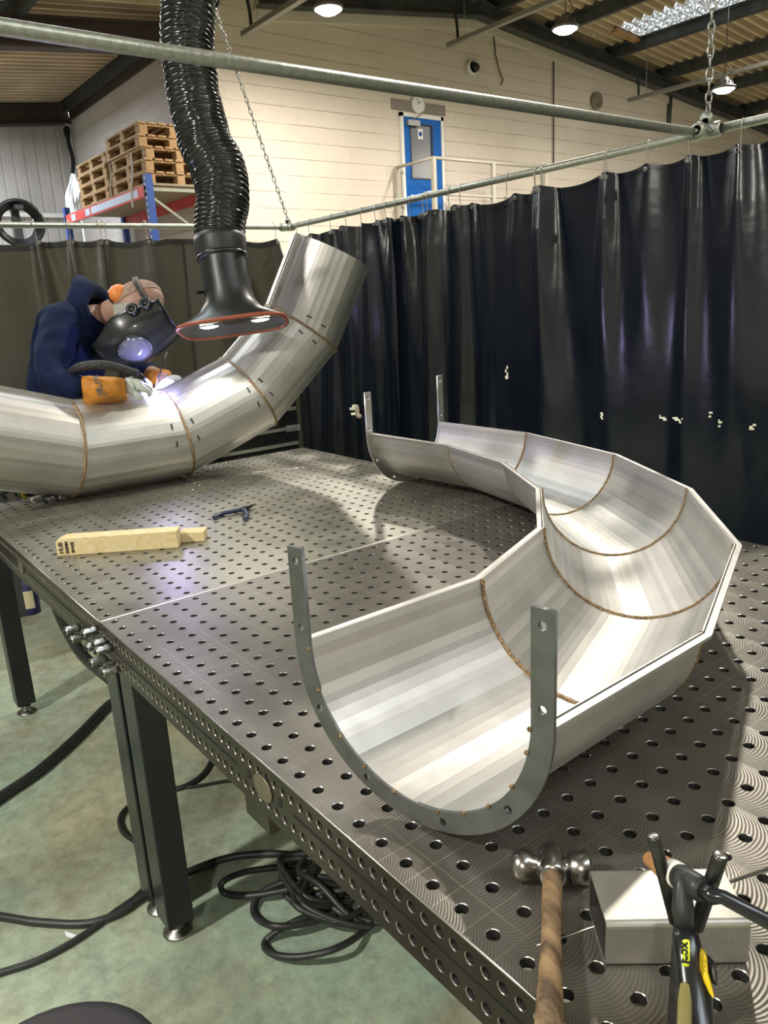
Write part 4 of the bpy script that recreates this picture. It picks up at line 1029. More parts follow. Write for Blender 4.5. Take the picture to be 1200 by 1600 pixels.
# clear visor window low on the face
b = MB(); vr = []
sgnp = 1
for rr2, off in ((0,.010),(.35,.0095),(.7,.008),(.93,.005),(1.0,.000)):
    vr.append([shell(-.20 + .42*rr2*math.cos(2*PI*k/28), .42 + .42*rr2*math.sin(2*PI*k/28), off) for k in range(28)])
b.loft(vr[::-1], caps=False); b.f.append(list(range(4*28, 5*28))[::1]); b.sm.append(True); b.mi.append(0)
b.build('visor', mat('visor_glass', (.16,.17,.22), .08, .3, .9, 1.0), helmet)
b = MB(); b.tube([shell(-.20 + .43*math.cos(2*PI*k/40), .42 + .43*math.sin(2*PI*k/40), .003) for k in range(40)], .0035, 6, closed=True); b.build('visor_frame', M_MASK, helmet)
# pivot knobs, headband, ear defender, cap
for (tt, dx) in ((.30, 1.36), (.66, 1.33)):
    p = shell(tt, dx, .004); nn_ = (p - (hc + HT_*(tt*.155-.022))).normalized()
    b = MB(); b.lathe(p, nn_, [(0,.0),(.024,0),(.026,.006),(.022,.014),(.012,.015),(.011,.009),(0,.009)], 20); b.build('pivot_knob', M_BLACK, helmet)
hd = W(216,474,3.20)
b = MB(); b.sphere(hd, .098, 28, 18, (1.12,.86,.92), (HT_, HS, HF)); head = b.build('head_skin', M_SKIN, body)
# stubble hair cap
M_HAIR = mat('cropped_hair', (.30,.20,.15), .8, noise=.25, nscale=90)
b = MB(); n0 = 28; rg = []
for i in range(7):
    t = math.radians(3 + 92*i/6)*1.0
    rg.append([hd + (-HF)*(.0925*math.cos(t)) + (HT_*1.12*math.cos(2*PI*k/n0) + HS*.87*math.sin(2*PI*k/n0))*(.0995*math.sin(t)) for k in range(n0)])
b.loft(rg, caps=False); b.build('hair', M_HAIR, body)
b = MB(); rg = []
for k in range(41):
    a = math.radians(-100+200*k/40); rg.append(hd + HT_*(.085) + (-HF*math.cos(a)*.098 + HS*math.sin(a)*.092))
b.tube([hd + HT_*.045 + (-HF*math.cos(math.radians(-160+320*k/40))*.084 + HS*math.sin(math.radians(-160+320*k/40))*.090) for k in range(41)], .010, 8); b.build('headband', mat('headband_black', (.03,.03,.03), .5), helmet)
ec = W(186,459,3.15)
b = MB(); b.lathe(ec, (Rt*.5-Dn*.2-Fw*.75), [(0,-.03),(.030,-.03),(.038,-.018),(.040,.0),(.034,.018),(.018,.028),(0,.030)], 20); 
b.build('ear_defender', mat('ear_defender_orange', (.80,.25,.06), .45), man)
b = MB(); b.lathe(ec, (Rt*.5-Dn*.2-Fw*.75), [(0,-.036),(.036,-.036),(.042,-.022),(.038,-.016)], 20); b.build('ear_cushion', M_BLACK, man)
b = MB(); b.obox(W(192,486,3.13), (Rt*.9-Dn*.2)*.036, (Dn*.95+Rt*.1)*.030, Fw*.012); b.build('neck_guard', mat('neck_guard_grey', (.36,.36,.33), .6), man)

# torch in the gloved hand with its sleeved cable, filler rod, arc
TIP = W(240,612,3.045)
t = thing('tig_torch', W(225,600,3.0), 'slim black torch held in the right glove at the bright arc', 'torch')
b = MB(); b.tube([W(214,584,2.96), W(222,590,2.985), W(232,599,3.02)], [.013,.012,.009], 12); b.build('handle', M_BLACK, t)
b = MB(); b.lathe(W(232,599,3.02), TIP-W(232,599,3.02), [(0,0),(.010,0),(.010,.012),(.006,.02),(.004,.03),(0,.03)], 12); b.build('nozzle', mat('nozzle_ceramic', (.75,.45,.3), .4), t)
b = MB(); b.tube(spline([W(214,584,2.96),W(196,578,2.93),W(170,571,2.90),W(146,570,2.89),W(124,574,2.90),W(112,582,2.96),W(106,592,3.06)], 10), [.017]*61, 14); b.build('cable_sleeve', mat('woven_sleeve', (.025,.025,.028), .6, bump=.6, bscale=70), t)
rodt = W(263,520,3.12)
b = MB(); b.tube([W(262,545,3.10), TIP + Vector((0,.004,.004))], .0028, 8); tag(b.build('filler_rod', M_BLACK), 'thin dark filler rod running steeply down to the bright arc', 'welding rod')
b = MB(); b.sphere(TIP, .011, 12, 8); tag(b.build('welding_arc', mat('arc_glow', (1,1,1), .5, emit=(.80,.78,1), es=260)), 'blinding violet-white welding arc under the torch tip', 'arc')
l = bpy.data.lights.new('arc_light', 'POINT'); l.energy = 4; l.color = (.42,.38,1.0); l.shadow_soft_size = .012
o = bpy.data.objects.new('arc_light', l); COL.objects.link(o); o.location = TIP - Fw*.02 + upv*.035

# ------------------------------------------------------------ things on the tables
M_TIM = mat('sawn_timber', (.58,.46,.22), .75, noise=.2, nscale=6, col2=(.66,.56,.33), stretch=(2,14,14), bump=.2)
def block(p, d, L_, wd, ht, label, name='timber_block', mt=M_TIM, cham=False):
    p = Vector(p); d = Vector(d).normalized(); s = Vector((-d.y, d.x, 0)); b = MB()
    a = [p, p+d*L_, p+d*L_+s*wd, p+s*wd]; up = Vector((0,0,ht))
    c = .02 if cham else 0
    vs = a + [a[0]+up*.86, a[1]+up, a[2]+up, a[3]+up*.86] + [a[0]+d*c+up, a[3]+d*c+up]
    if cham: b.add(vs, [(3,2,1,0),(0,1,5,8,4),(1,2,6,5),(2,3,7,9,6),(3,0,4,7),(4,8,9,7),(8,5,6,9)])
    else: b.add(a+[q+up for q in a], [(3,2,1,0),(4,5,6,7),(0,1,5,4),(1,2,6,5),(2,3,7,6),(3,0,4,7)])
    r = tag(b.build(name, mt, bevel=.0015), label, 'wood block'); return r, p, d, s
w0, w1_ = hit(90,869,2,0), hit(279,856,2,0)
wd_ = (w1_-w0); blk, p0, d0, s0 = block(w0, wd_, wd_.length, .055, .052, 'long sawn timber block with handwriting on its left end', cham=True)
wm = mat('black_marker', (.015,.013,.012), .7)
for i, s_ in enumerate(('HUB', '350MM', 'SPARE')):
    text('handwriting', s_, (.017,.0125,.0125)[i], p0 + d0*(.014+.017*i) + Vector((0,0,.024)) - s0*.0006, (0,0,1), -d0, wm, blk, .0003, bold=.0005)
q0 = hit(281,848,2,0); block(q0, hit(316,846,2,0)-q0, .075, .055, .030, 'short thin timber offcut poking out behind the long block')
# pliers-like glue clamp
t = thing('pliers', hit(365,805,2,0), 'small pair of pliers with dark blue grips lying open on the far table', 'pliers')
M_GRIP = mat('dark_blue_grip', (.018,.025,.060), .4)
g = lambda u, v, z: hit(u, v, 2, z)
b = MB(); b.tube(spline([g(334,809,.008),g(345,803,.010),g(358,800,.012),g(372,797,.012),g(378,796,.012)],6), .0075, 10); b.build('grip', M_GRIP, t)
b = MB(); b.tube(spline([g(382,811,.008),g(386,806,.010),g(384,799,.012),g(378,796,.012)],6), .0075, 10); b.build('grip', M_GRIP, t)
b = MB(); b.tube([g(376,797,.012),g(386,793,.012),g(390,792,.012),g(398,788,.012)], [.007,.009,.007,.002], 10); b.build('jaw', M_BLACK, t)
# filler rods
for a_, c_, lb in (((362,741),(502,728),'thin bright steel rod lying on the far table behind the pliers'), ((462,761),(566,725),'thin steel rod lying near the back corner of the far table'),
                 ((838,1478),(1262,1335),'thin bright filler rod passing under the steel box section beside the hammer')):
    b = MB(); p, q = hit(*a_,2,.0014), hit(*c_,2,.0014); b.tube([p,q], .0012 if a_[0] < 800 else .0011, 8); tag(b.build('steel_rod', M_SILV), lb, 'rod')
# small clamps on the table under the pipe, at the far left
M_YEL = mat('yellow_paint', (.60,.45,.02), .4)
for i, (u, v, mt, lb) in enumerate(((46,778,M_YEL,'small yellow clamp on the far table under the pipe'), (60,786,M_SILV,'small plated clamp beside the yellow clamp under the pipe'), (78,784,M_BLACK,'small black clamp between the plated clamp and the pipe weld'), (14,778,M_BLACK,'dark screw clamp at the left frame edge under the pipe'))):
    c = hit(u, v+4, 2, 0); t = thing('hand_clamp', c, lb, 'clamp')
    b = MB(); b.tube(spline([c+Vector((0,-.01,.008)),c+Vector((.0,-.02,.03)),c+Vector((0,.02,.035)),c+Vector((0,.03,.010))],5), .006, 8); b.build('frame', mt, t)
    b = MB(); b.tube([c+Vector((.0,.03,.004)),c+Vector((.005,.045,.03))], .004, 8); b.build('screw', M_CAST, t)

# ball pein hammer
t = thing('hammer', hit(862,1375,2,0), 'ball pein hammer with a worn wooden handle lying on the near table', 'hammer')
A = hit(797,1352,2,.018); B = hit(922,1358,2,.018); hd_ = (B-A); HL = hd_.length; hd_.normalize(); hd_.z = 0; hd_.normalize()
M_HAM = mat('forged_steel', (.36,.35,.33), .28, 1.0, noise=.25, nscale=30)
s_ = Vector((0,0,1)); cz = .019
A.z = B.z = cz
b = MB(); b.lathe(A, hd_, [(0,0),(.009,.0008),(.015,.004),(.0175,.009),(.0185,.013),(.0175,.022),(.013,.027),(.012,.033)], 28); b.build('ball_pein', M_HAM, t)
b = MB(); b.lathe(A, hd_, [(.012,.032),(.014,.036),(.017,.041),(.0175,.048),(.016,.054),(.0115,.059),(.010,.063),(.012,.067),(.0155,.070)], 28); b.build('head', M_HAM, t)
b = MB(); b.lathe(A, hd_, [(.0155,.069),(.0185,.0705),(.0190,HL-.003),(.0165,HL),(0,HL)], 28); b.build('striking_face', M_HAM, t)
ec = A + hd_*.049; perp = Vector((-hd_.y, hd_.x, 0)); perp = perp if perp.y > 0 else -perp
b = MB(); b.loft([oring(ec + perp*h, hd_, s_, rx, ry, 28) for h, rx, ry in ((-.021,.013,.016),(-.017,.0165,.0185),(.0,.0175,.0187),(.017,.0165,.0185),(.0215,.0145,.0165),(.022,.0,.0))]); b.build('eye', M_HAM, t)
# handle towards the photographer
he_ = hit(857, 1660, 2, .020); hs = ec - perp*.012; hs.z = cz; dd = (he_-hs).normalized(); Lh = .33
M_HND = mat('worn_ash_handle', (.09,.055,.028), .6, noise=.45, nscale=9, col2=(.34,.22,.11), stretch=(1.5,7,7), bump=.3, bscale=80)
b = MB(); b.loft([oring(hs + dd*h, dd.cross(s_).normalized(), s_, rx, ry, 24) for h, rx, ry in ((0,.011,.014),(.03,.0115,.0145),(.10,.0105,.0125),(.16,.0125,.015),(.24,.015,.018),(.30,.0155,.018),(.33,.013,.015))]); b.build('handle', M_HND, t)
b = MB(); b.lathe(ec + perp*.0205 + Vector((0,0,0)), perp, [(0,.0),(.008,0),(.008,.0006),(0,.0006)], 12); b.build('wedge', M_CAST, t)

# square hollow section offcut
fA, fB = hit(946,1511,2,0), hit(1168,1508,2,0); dx_ = (fB-fA); L_ = dx_.length; dx_.normalize(); sy = Vector((-dx_.y, dx_.x, 0))
t = thing('steel_box_section', (fA+fB)/2 + sy*.04, 'short length of steel box section lying behind the yellow and black torch', 'box section')
hgt, dep = .054, .080; b = MB(); n = 0
def rrect(w_, h_, r_):
    out = []
    for cx, cy, a0 in ((w_-r_,h_-r_,0),(r_,h_-r_,90),(r_,r_,180),(w_-r_,r_,270)):
        for k in range(5): a = math.radians(a0+22.5*k); out.append((cx+r_*math.cos(a), cy+r_*math.sin(a)))
    return out
o_, i_ = rrect(dep, hgt, .006), [(x+.004, y+.004) for x, y in rrect(dep-.008, hgt-.008, .003)]
P3 = lambda l, q: fA + dx_*l + sy*q[0] + Vector((0,0,q[1])); k = len(o_)
vs = [P3(0,q) for q in o_] + [P3(L_,q) for q in o_] + [P3(0,q) for q in i_] + [P3(L_,q) for q in i_]; fs = []
for i in range(k):
    j = (i+1)%k; fs += [(i,j,k+j,k+i),(2*k+i,3*k+i,3*k+j,2*k+j),(i,2*k+i,2*k+j,j),(k+i,k+j,3*k+j,3*k+i)]
b.add(vs, fs, False); b.mi = [1 if i % 4 == 1 else 0 for i in range(len(b.f))]; b.build('tube', [mat('mill_steel', (.44,.43,.38), .42, .8, noise=.12, nscale=14), mat('mill_steel_shaded', (.03,.028,.025), .8)], t)  # inner faces take a near-black copy, the tube's inner shade painted in
text('stencil_mark', '--- OXE', .009, fA + dx_*L_*.80 - sy*.0005 + Vector((0,0,.030)), dx_, (0,0,1), mat('faint_stencil', (.22,.21,.19), .6), t, .0001)

# foreground torch with rest
t = thing('welding_torch', hit(1085,1640,2,0), 'large black and yellow handled torch leaning up towards the camera at lower right', 'torch')
Wp = lambda u, v, d: W(u, v, d)
M_TB = mat('torch_black_plastic', (.012,.013,.016), .25, coat=.3)
M_TY = mat('torch_yellow', (.75,.52,.01), .35); M_TO = mat('torch_olive_grip', (.17,.15,.035), .6); M_LIME = mat('label_lime', (.62,.70,.02), .4)
pts = [(1087,1680,.60,31),(1086,1600,.625,29),(1084,1545,.645,27),(1077,1500,.655,24),(1071,1460,.665,20),(1069,1449,.67,15)]
def torch_ring(u, v, d, hw): 
    s = d/FPX; return oring(W(u,v,d), Rt, (Fw*.9+Dn*.3).normalized(), hw*s, hw*s*.85, 28, 2.3)
b = MB(); b.loft([torch_ring(*p) for p in pts]); b.build('handle', M_TB, t)
b = MB(); b.loft([torch_ring(*p) for p in [(1069,1452,.67,14),(1067,1420,.675,17),(1066,1385,.68,13.5),(1068,1362,.685,14)]]); b.build('neck', M_RUB, t)
hcx = W(1062,1366,.70); back = W(1100,1392,.665); front = W(1020,1345,.735); ad = (front-back).normalized()
b = MB(); b.lathe(back, ad, [(0,0),(.008,0),(.011,.004),(.0115,.030),(.010,.034)], 24); b.build('head', M_RUB, t)
b = MB(); b.lathe(back + ad*.034, ad, [(.0105,0),(.012,.002),(.0118,.010),(.0105,.012)], 24); b.build('insulator', mat('insulator_white', (.65,.65,.58), .5), t)
b = MB(); b.lathe(back + ad*.045, ad, [(.0105,0),(.0105,.012),(.0080,.024),(.0068,.034),(.004,.034)], 24); b.build('nozzle', mat('ceramic_cup_tan', (.42,.21,.08), .45, noise=.3, nscale=60), t)
b = MB(); b.tube([back + ad*.07, back + ad*.088], [.0012,.0008], 8); b.build('electrode', M_CAST, t)
bq = W(1290,1488,.60); b = MB(); b.tube([back + ad*.002, back - ad*.012, W(1130,1402,.655), bq], [.0072,.0072,.0060,.0068], 16); b.build('back_cap', M_TB, t)
# grip inlay, switch, label
def strip(cps, name, mt, push=.0012):
    b = MB(); rg = []
    for (u, v, d, hw, hh) in cps:
        s = d/FPX; c = W(u, v, d - push*0) - Fw*push; rg.append([c + Rt*hw*s*math.cos(a) - Fw*hh*math.sin(a) for a in [2*PI*k/16 for k in range(16)]])
    b.loft(rg); return b.build(name, mt, t)
strip([(1069,1534,.626,2,.001),(1069,1537,.624,7,.003),(1069,1560,.616,10.5,.004),(1068,1600,.606,11.5,.004),(1069,1650,.592,11,.003)], 'grip_inlay', M_TO)
strip([(1097,1483,.648,2,.003),(1098,1492,.645,5,.004),(1099,1515,.640,5.5,.005),(1105,1535,.636,5,.005),(1110,1550,.633,3.5,.004),(1112,1556,.630,1,.002)], 'switch_surround', M_TY)
strip([(1107,1496,.650,4,.005),(1110,1502,.647,6,.006),(1113,1522,.642,6,.006),(1114,1533,.640,4,.005)], 'trigger', M_RUB)
lab = strip([(1071,1467,.640,4,.0006),(1071,1470,.638,6.2,.0008),(1071,1490,.633,6.6,.0008),(1071,1504,.630,6.2,.0008),(1071,1509,.629,4,.0006)], 'label', M_LIME, .001)
text('label_text', 'xcel', .0105, W(1071,1488,.628), Dn, Rt, M_BLACK, lab, .0002, .15, .0004)
t = thing('torch_rest', hit(1075,1480,2,0), 'two upright dark rods in a V cradling the yellow and black torch', 'torch rest')
M_ROD = mat('dark_steel_rod', (.07,.07,.07), .35, .9, noise=.2, nscale=40)
for (u0_, v0_, d0_, u1_, v1_, d1_, r_) in ((1021,1306,.70,1056,1440,.705,.0060),(1126,1336,.66,1088,1448,.69,.0066)):
    p, q = W(u0_,v0_,d0_), W(u1_,v1_,d1_); b = MB(); dv = (q-p).normalized(); b.tube([p, p+dv*.002, q], [r_*.85, r_, r_], 20); b.build('rod', M_ROD, t)
    MB().lathe(p - dv*.0002, -dv, [(0,0),(r_*.78,0),(r_*.7,.0006),(0,.0006)], 20).build('rod_end', M_SILV, t)
q = hit(1075,1500,2,0)
b = MB(); qq = W(1072,1444,.70); b.bar(qq, Vector((qq.x, qq.y, .0)), .020, .016, Rt); b.build('base', M_ROD, t)

# ------------------------------------------------------------ floor things
def fl(u, v, r): return hit(u, v, 2, FLOOR + r)
def cable(pts, r, label, name='cable', mt=M_RUB):
    b = MB(); b.tube(spline(pts, 10), r, 12); return tag(b.build(name, mt), label, 'cable')
cable([hit(84,935,1,.14), hit(100,975,1,.13), hit(128,1022,1,.12), hit(165,1055,1,.13), hit(196,1080,1,.2), fl(205,1086,.04), fl(172,1100,.019), fl(120,1152,.019), fl(60,1205,.019), fl(0,1246,.019), fl(-90,1310,.019)], .0185, 'thick black hose drooping from under the table seam and across the floor to the left', 'hose')
cable([fl(-60,1425,.011),fl(0,1432,.011),fl(60,1441,.011),fl(135,1443,.011),fl(190,1425,.011),fl(232,1396,.012),fl(290,1364,.011),fl(350,1342,.011),fl(400,1335,.011),fl(455,1336,.011),fl(480,1352,.02)], .0105, 'black cable on the floor passing behind the near leg to the coil')
cable([fl(-40,1532,.009),fl(0,1520,.009),fl(60,1500,.009),fl(120,1468,.009),fl(180,1425,.009),fl(222,1392,.009),fl(238,1350,.009),fl(215,1318,.009),fl(193,1300,.009),fl(188,1278,.009),fl(205,1258,.009),fl(240,1240,.009),fl(285,1230,.009),fl(315,1212,.009),fl(331,1188,.009),fl(345,1160,.009)], .0088, 'thinner black cable looping round the near leg and off the left edge')
cable([fl(276,1231,.006),fl(310,1228,.006),fl(350,1221,.006),fl(420,1212,.006),fl(520,1195,.006)], .0055, 'thin black cable on the floor under the middle of the near table')
rn = random.Random(5); pts = []
c0 = fl(478,1395,.012)
key = [(480,1352),(440,1355),(385,1362),(348,1378),(352,1396),(390,1400),(440,1392),(500,1380),(545,1395),(540,1418),(490,1440),(430,1447),(398,1430),(402,1400),(440,1380),(500,1370),(560,1385),(575,1400),(560,1425),(520,1440),(470,1420),(440,1385),(450,1350),(490,1335),(530,1350),(540,1385),(510,1420),(460,1440),(415,1470),(425,1490),(470,1495),(530,1480),(575,1450),(583,1435)]
for i, (u, v) in enumerate(key): pts.append(fl(u, v, .010 + .012*(i % 4)))
cable(pts, .0085, 'tangled coil of black cable on the floor under the near table', 'cable_coil')
pts = []
for i in range(26):
    a = i*1.25; rr_ = .10 + .05*math.sin(i*1.7); pts.append(c0 + Vector((.05+math.cos(a)*rr_*1.2, .06+math.sin(a)*rr_, .012 + .012*(i % 5))))
cable(pts, .0085, 'second dense tangle of black cable on top of the coil under the table', 'cable_coil')
cable([fl(486,1400,.03),fl(540,1390,.04),fl(590,1380,.03),fl(640,1400,.02),fl(610,1440,.02),fl(540,1430,.03),fl(500,1400,.045)], .0085, 'loose black cable loop at the right end of the tangled coil', 'cable_coil')
b = MB(); c = fl(112,1462,.001); b.add([c+Vector((-.03,-.01,0)), c+Vector((.0,.004,.004)), c+Vector((.03,.018,.001)), c+Vector((.02,-.002,.006)), c+Vector((-.005,-.012,.003))], [(0,4,3,2,1)]); b.add([Vector(q)-Vector((0,0,.001)) for q in b.v[:5]], [(0,1,2,3,4)]); tag(b.build('paper_scrap', mat('paper_white', (.75,.80,.85), .6)), 'small white torn scrap of paper on the green floor', 'paper')
# stool seat at lower left
sc = W(75, 1718, 1.15); t = thing('stool', (sc.x, sc.y, FLOOR), 'dark padded round stool seat cut off by the lower left corner', 'stool')
M_SEAT = mat('seat_fabric', (.045,.042,.045), .75, bump=.2, bscale=300)
b = MB(); b.lathe((sc.x,sc.y,sc.z-.05), (0,0,1), [(0,0),(.15,0),(.17,.010),(.178,.028),(.172,.045),(.15,.053),(0,.060)], 40); b.build('seat', M_SEAT, t)
b = MB(); b.lathe((sc.x,sc.y,FLOOR+.07), (0,0,1), [(.025,0),(.025,.2),(.014,.2),(.014,sc.z-.05-FLOOR-.07)], 16); b.build('column', M_CAST, t)
for k in range(5):
    a = 2*PI*k/5; d = Vector((math.cos(a), math.sin(a), 0)); b = MB(); c = Vector((sc.x,sc.y,FLOOR+.085)); b.bar(c, c+d*.24-Vector((0,0,.02)), .035, .025); b.lathe(c+d*.24-Vector((0,0,.06))-d.cross(Vector((0,0,1)))*.012, d.cross(Vector((0,0,1))), [(0,0),(.025,0),(.025,.024),(0,.024)], 16); b.build('leg', M_BLACK, t)
# canister behind the far leg
c = hit(42, 945, 2, FLOOR+.15); c = Vector((-1.95,.62,FLOOR)); c = hit(50, 957, 2, FLOOR)
t = thing('canister', c, 'dark blue canister with a cream label on the floor beneath the far table', 'canister')
b = MB(); b.lathe(c, (0,0,1), [(0,0),(.045,0),(.048,.01),(.048,.20),(.03,.22),(.016,.23),(.016,.26),(0,.26)], 28); b.build('body', mat('canister_blue', (.02,.02,.09), .4), t)
b = MB(); vs = []
for k in range(13):
    a = math.radians(-95 + 110*k/12); 
    for z in (.04,.14): vs.append(c + Vector((math.cos(a)*.0490, math.sin(a)*.0490, z)))
b.add(vs, [(2*k,2*k+2,2*k+3,2*k+1) for k in range(12)], True); b.build('label', mat('cream_label', (.6,.55,.35), .6), t)

# ------------------------------------------------------------ door, clock, handrail on the gable wall
X = XB
dl, dr = hit(627,182,0,X), hit(686,190,0,X); ytl, ytr = dl.y, dr.y; zt = (dl.z+dr.z)/2; zb = zt-2.02
door = thing('door_1', (X,(ytl+ytr)/2,zb), None, None); door['kind'] = 'structure'
def dbox(y0, y1, z0, z1, x0, x1, name, mt, par=door):
    b = MB(); b.box((X+x0,y0,z0),(X+x1,y1,z1)); return b.build(name, mt, par)
b = MB(); f_ = .055
for (a0,a1,b0,b1) in ((ytl-f_,ytl,zb,zt+f_),(ytr,ytr+f_,zb,zt+f_),(ytl-f_,ytr+f_,zt,zt+f_)): b.box((X,a0,b0),(X+.05,a1,b1))
b.build('door_frame', M_WHITE, door)
wy0, wy1 = hit(639,200,0,X).y, hit(672,210,0,X).y; wz1 = hit(650,196,0,X).z; wz0 = hit(655,279,0,X).z
b = MB()
for (a0,a1,b0,b1) in ((ytl,wy0,zb,zt),(wy1,ytr,zb,zt),(wy0,wy1,zb,wz0),(wy0,wy1,wz1,zt)): b.box((X+.005,a0,b0),(X+.035,a1,b1))
b.build('door_leaf', M_BLUE, door)
dbox(wy0,wy1,wz0,wz1,.012,.022,'window_pane', mat('dark_glass', (.07,.075,.08), .3, .0, .8), door)
b = MB()
for (a0,a1,b0,b1) in ((wy0-.02,wy0,wz0-.02,wz1+.02),(wy1,wy1+.02,wz0-.02,wz1+.02),(wy0,wy1,wz0-.02,wz0),(wy0,wy1,wz1,wz1+.02)): b.box((X+.034,a0,b0),(X+.045,a1,b1))
b.build('window_bead', mat('bead_dark', (.03,.03,.05), .5), door)
ym = (wy0+wy1)/2
dbox(ym-.06,ym+.04,wz1-.20,wz1-.05,.023,.026,'notice', M_WHITE)
b = MB(); b.lathe((X+.0265,ym-.01,wz1-.125),(1,0,0),[(0,0),(.035,0),(.035,.001),(0,.001)],20); b.build('notice_symbol', mat('sign_blue', (.02,.05,.4), .5), door)
dbox(ytl+.06,ytl+.30,zt-.13,zt-.05,.036,.10,'door_closer', mat('closer_grey', (.35,.35,.33), .4, .5))
b = MB(); b.tube([(X+.07,ytl+.15,zt-.06),(X+.16,ytl+.32,zt+.05),(X+.03,ytl+.42,zt+.10)], .008, 8); b.build('closer_arm', M_CAST, door)
b = MB(); b.tube([(X+.035,ytr-.06,zb+.95),(X+.07,ytr-.06,zb+.95),(X+.07,ytr-.18,zb+.95)], .010, 8); b.build('door_handle', M_SILV, door)
a0, a1 = hit(611,165,0,X).y, hit(695,185,0,X).y
b = MB(); b.box((X,a0,zt+.09),(X+.02,a1,zt+.24)); structure(b.build('trim_90', mat('lintel_grey', (.24,.21,.18), .8)))
ck = hit(654,163,0,X+.04); t = thing('wall_clock', ck, 'small round wall clock above the blue door', 'clock')
b = MB(); b.lathe(ck, (1,0,0), [(0,-.04),(.13,-.04),(.14,-.02),(.14,0),(.125,.0),(.125,-.008),(0,-.008)], 32); b.build('case', mat('clock_case', (.55,.52,.5), .5), t)
b = MB(); b.lathe(ck, (1,0,0), [(0,-.006),(.124,-.006)], 32); b.build('dial', M_WHITE, t)
b = MB(); b.bar(ck+Vector((.0,0,0)), ck+Vector((0,.05,.05)), .008,.003,(1,0,0)); b.bar(ck, ck+Vector((0,-.02,.085)), .005,.003,(1,0,0)); b.build('hands', M_BLACK, t)
# landing and handrail
zr_ = hit(617,262,0,X+.05).z; r1 = hit(677,246,2,zr_); 
ry0 = hit(619,262,0,X+.05).y; rx1 = r1.x; ry_c = r1.y
print('rail', zr_, r1, ry0)
rx1 = X+1.15; ry_c = ry0
def find_x():
    best = None
    for i in range(60):
        x = X+.3+i*.05; h = hit(677,246,0,x)
        e = abs(h.z-zr_)
        if best is None or e < best[0]: best = (e, x, h.y)
    return best
_, rx1, ry_c = find_x(); print('rail corner', rx1, ry_c)
yend = hit(852,263,0,rx1).y
ht = thing('handrail', ((X+rx1)/2,ry_c,zr_-1.05), 'pale tubular handrail round the landing in front of the blue door', 'handrail')
M_HR = mat('handrail_grey', (.40,.37,.31), .5)
b = MB(); b.tube([(X+.05,ry0,zr_),(rx1,ry_c,zr_),(rx1,yend,zr_)], .024, 10); b.build('top_rail', M_HR, ht)
b = MB(); b.tube([(X+.05,ry0,zr_-.5),(rx1,ry_c,zr_-.5),(rx1,yend,zr_-.5)], .018, 10); b.build('mid_rail', M_HR, ht)
for (x, y) in ((X+.06,ry0),(rx1,ry_c),(rx1,hit(770,255,0,rx1).y),(rx1,yend)):
    b = MB(); b.box((x-.03,y-.03,zr_-1.08),(x+.03,y+.03,zr_)); b.build('post', M_HR, ht)
b = MB(); b.box((X,min(ry0,ry_c)-.1,zr_-1.2),(rx1+.1,yend+.4,zr_-1.08)); structure(b.build('trim_91', M_GREY))
for q in ((rx1,ry_c+.1),(rx1,yend)):
    b = MB(); b.box((q[0]-.05,q[1]-.05,FLOOR),(q[0]+.05,q[1]+.05,zr_-1.2)); structure(b.build('trim_92' if q[1] < yend else 'trim_93', M_GREY))
# dome camera, junction, cables on the wall
cc_ = hit(736,106,0,X+.02); t = thing('dome_camera', cc_, 'white dome camera on the block wall under the roof ridge', 'camera')
b = MB(); b.lathe(cc_, (1,0,0), [(0,-.02),(.11,-.02),(.11,.05),(.09,.07)], 24); b.build('housing', M_WHITE, t)
b = MB(); b.sphere(cc_+Vector((.07,.035,-.005)), .07, 16, 10); b.build('lens', M_BLACK, t)
cc_ = hit(931,158,0,X+.02); b = MB(); b.lathe(cc_, (1,0,0), [(0,-.02),(.15,-.02),(.15,.05),(.10,.05),(.10,.01),(0,.01)], 24); tag(b.build('wall_vent', mat('vent_grey', (.22,.18,.14), .7)), 'small round grey vent high on the block wall', 'vent')
def wallpipe(pts, r, label, mt, name='wall_cable', cat='cable'):
    b = MB(); b.tube([hit(u,v,0,X+.03) for u,v in pts], r, 8); tag(b.build(name, mt), label, cat)
wallpipe([(865,96),(865,256)], .012, 'thin dark vertical conduit on the block wall right of the camera', M_BROWN, 'conduit', 'conduit')
wallpipe([(1047,152),(1044,205)], .05, 'dark vertical downpipe on the block wall behind the rail', M_GREY, 'downpipe', 'pipe')
wallpipe([(771,48),(774,85),(780,110),(786,125),(783,133)], .010, 'loose dark cable hanging on the block wall below the beam', M_BROWN)
# steel strut leaning on the wall at lower left of the door
# lighting trunking
def trunk(u0_, v0_, u1_, v1_, x, label):
    p = hit(u0_, v0_, 0, x); q = hit(u1_, v1_, 1, p.y); q.z = p.z; q = Vector((p.x+6.5, p.y, p.z)); t = thing('cable_trunking', p, label, 'trunking')
    b = MB(); b.box((p.x,p.y-.04,p.z-.03),(q.x,p.y+.04,p.z+.03)); b.build('channel', mat('trunking_galv', (.26,.25,.22), .5, .5), t)
    for dx in (.25,):
        b = MB(); b.tube([(p.x+dx+.12,p.y,p.z),(p.x+dx+.12,p.y,zw(p.y)+.2)], .006, 8); b.build('hanger_rod', M_CAST, t)
    b = MB(); b.tube(spline([(p.x+.22,p.y,p.z+.02),(p.x+.2,p.y,p.z+.25),(p.x+.15,p.y-.03,p.z+.45),(p.x+.02,p.y-.05,p.z+.5)],6), .022, 8); b.build('cable_drop', M_BLACK, t)
trunk(380,54,480,0,X+.5,'cable trunking leftmost, ending near the hose under the roof')
trunk(700,71,870,0,X+.5,'cable trunking in the middle, ending above the dome camera')
trunk(982,157,1200,92,X+.5,'cable trunking on the right, ending above the dark downpipe')

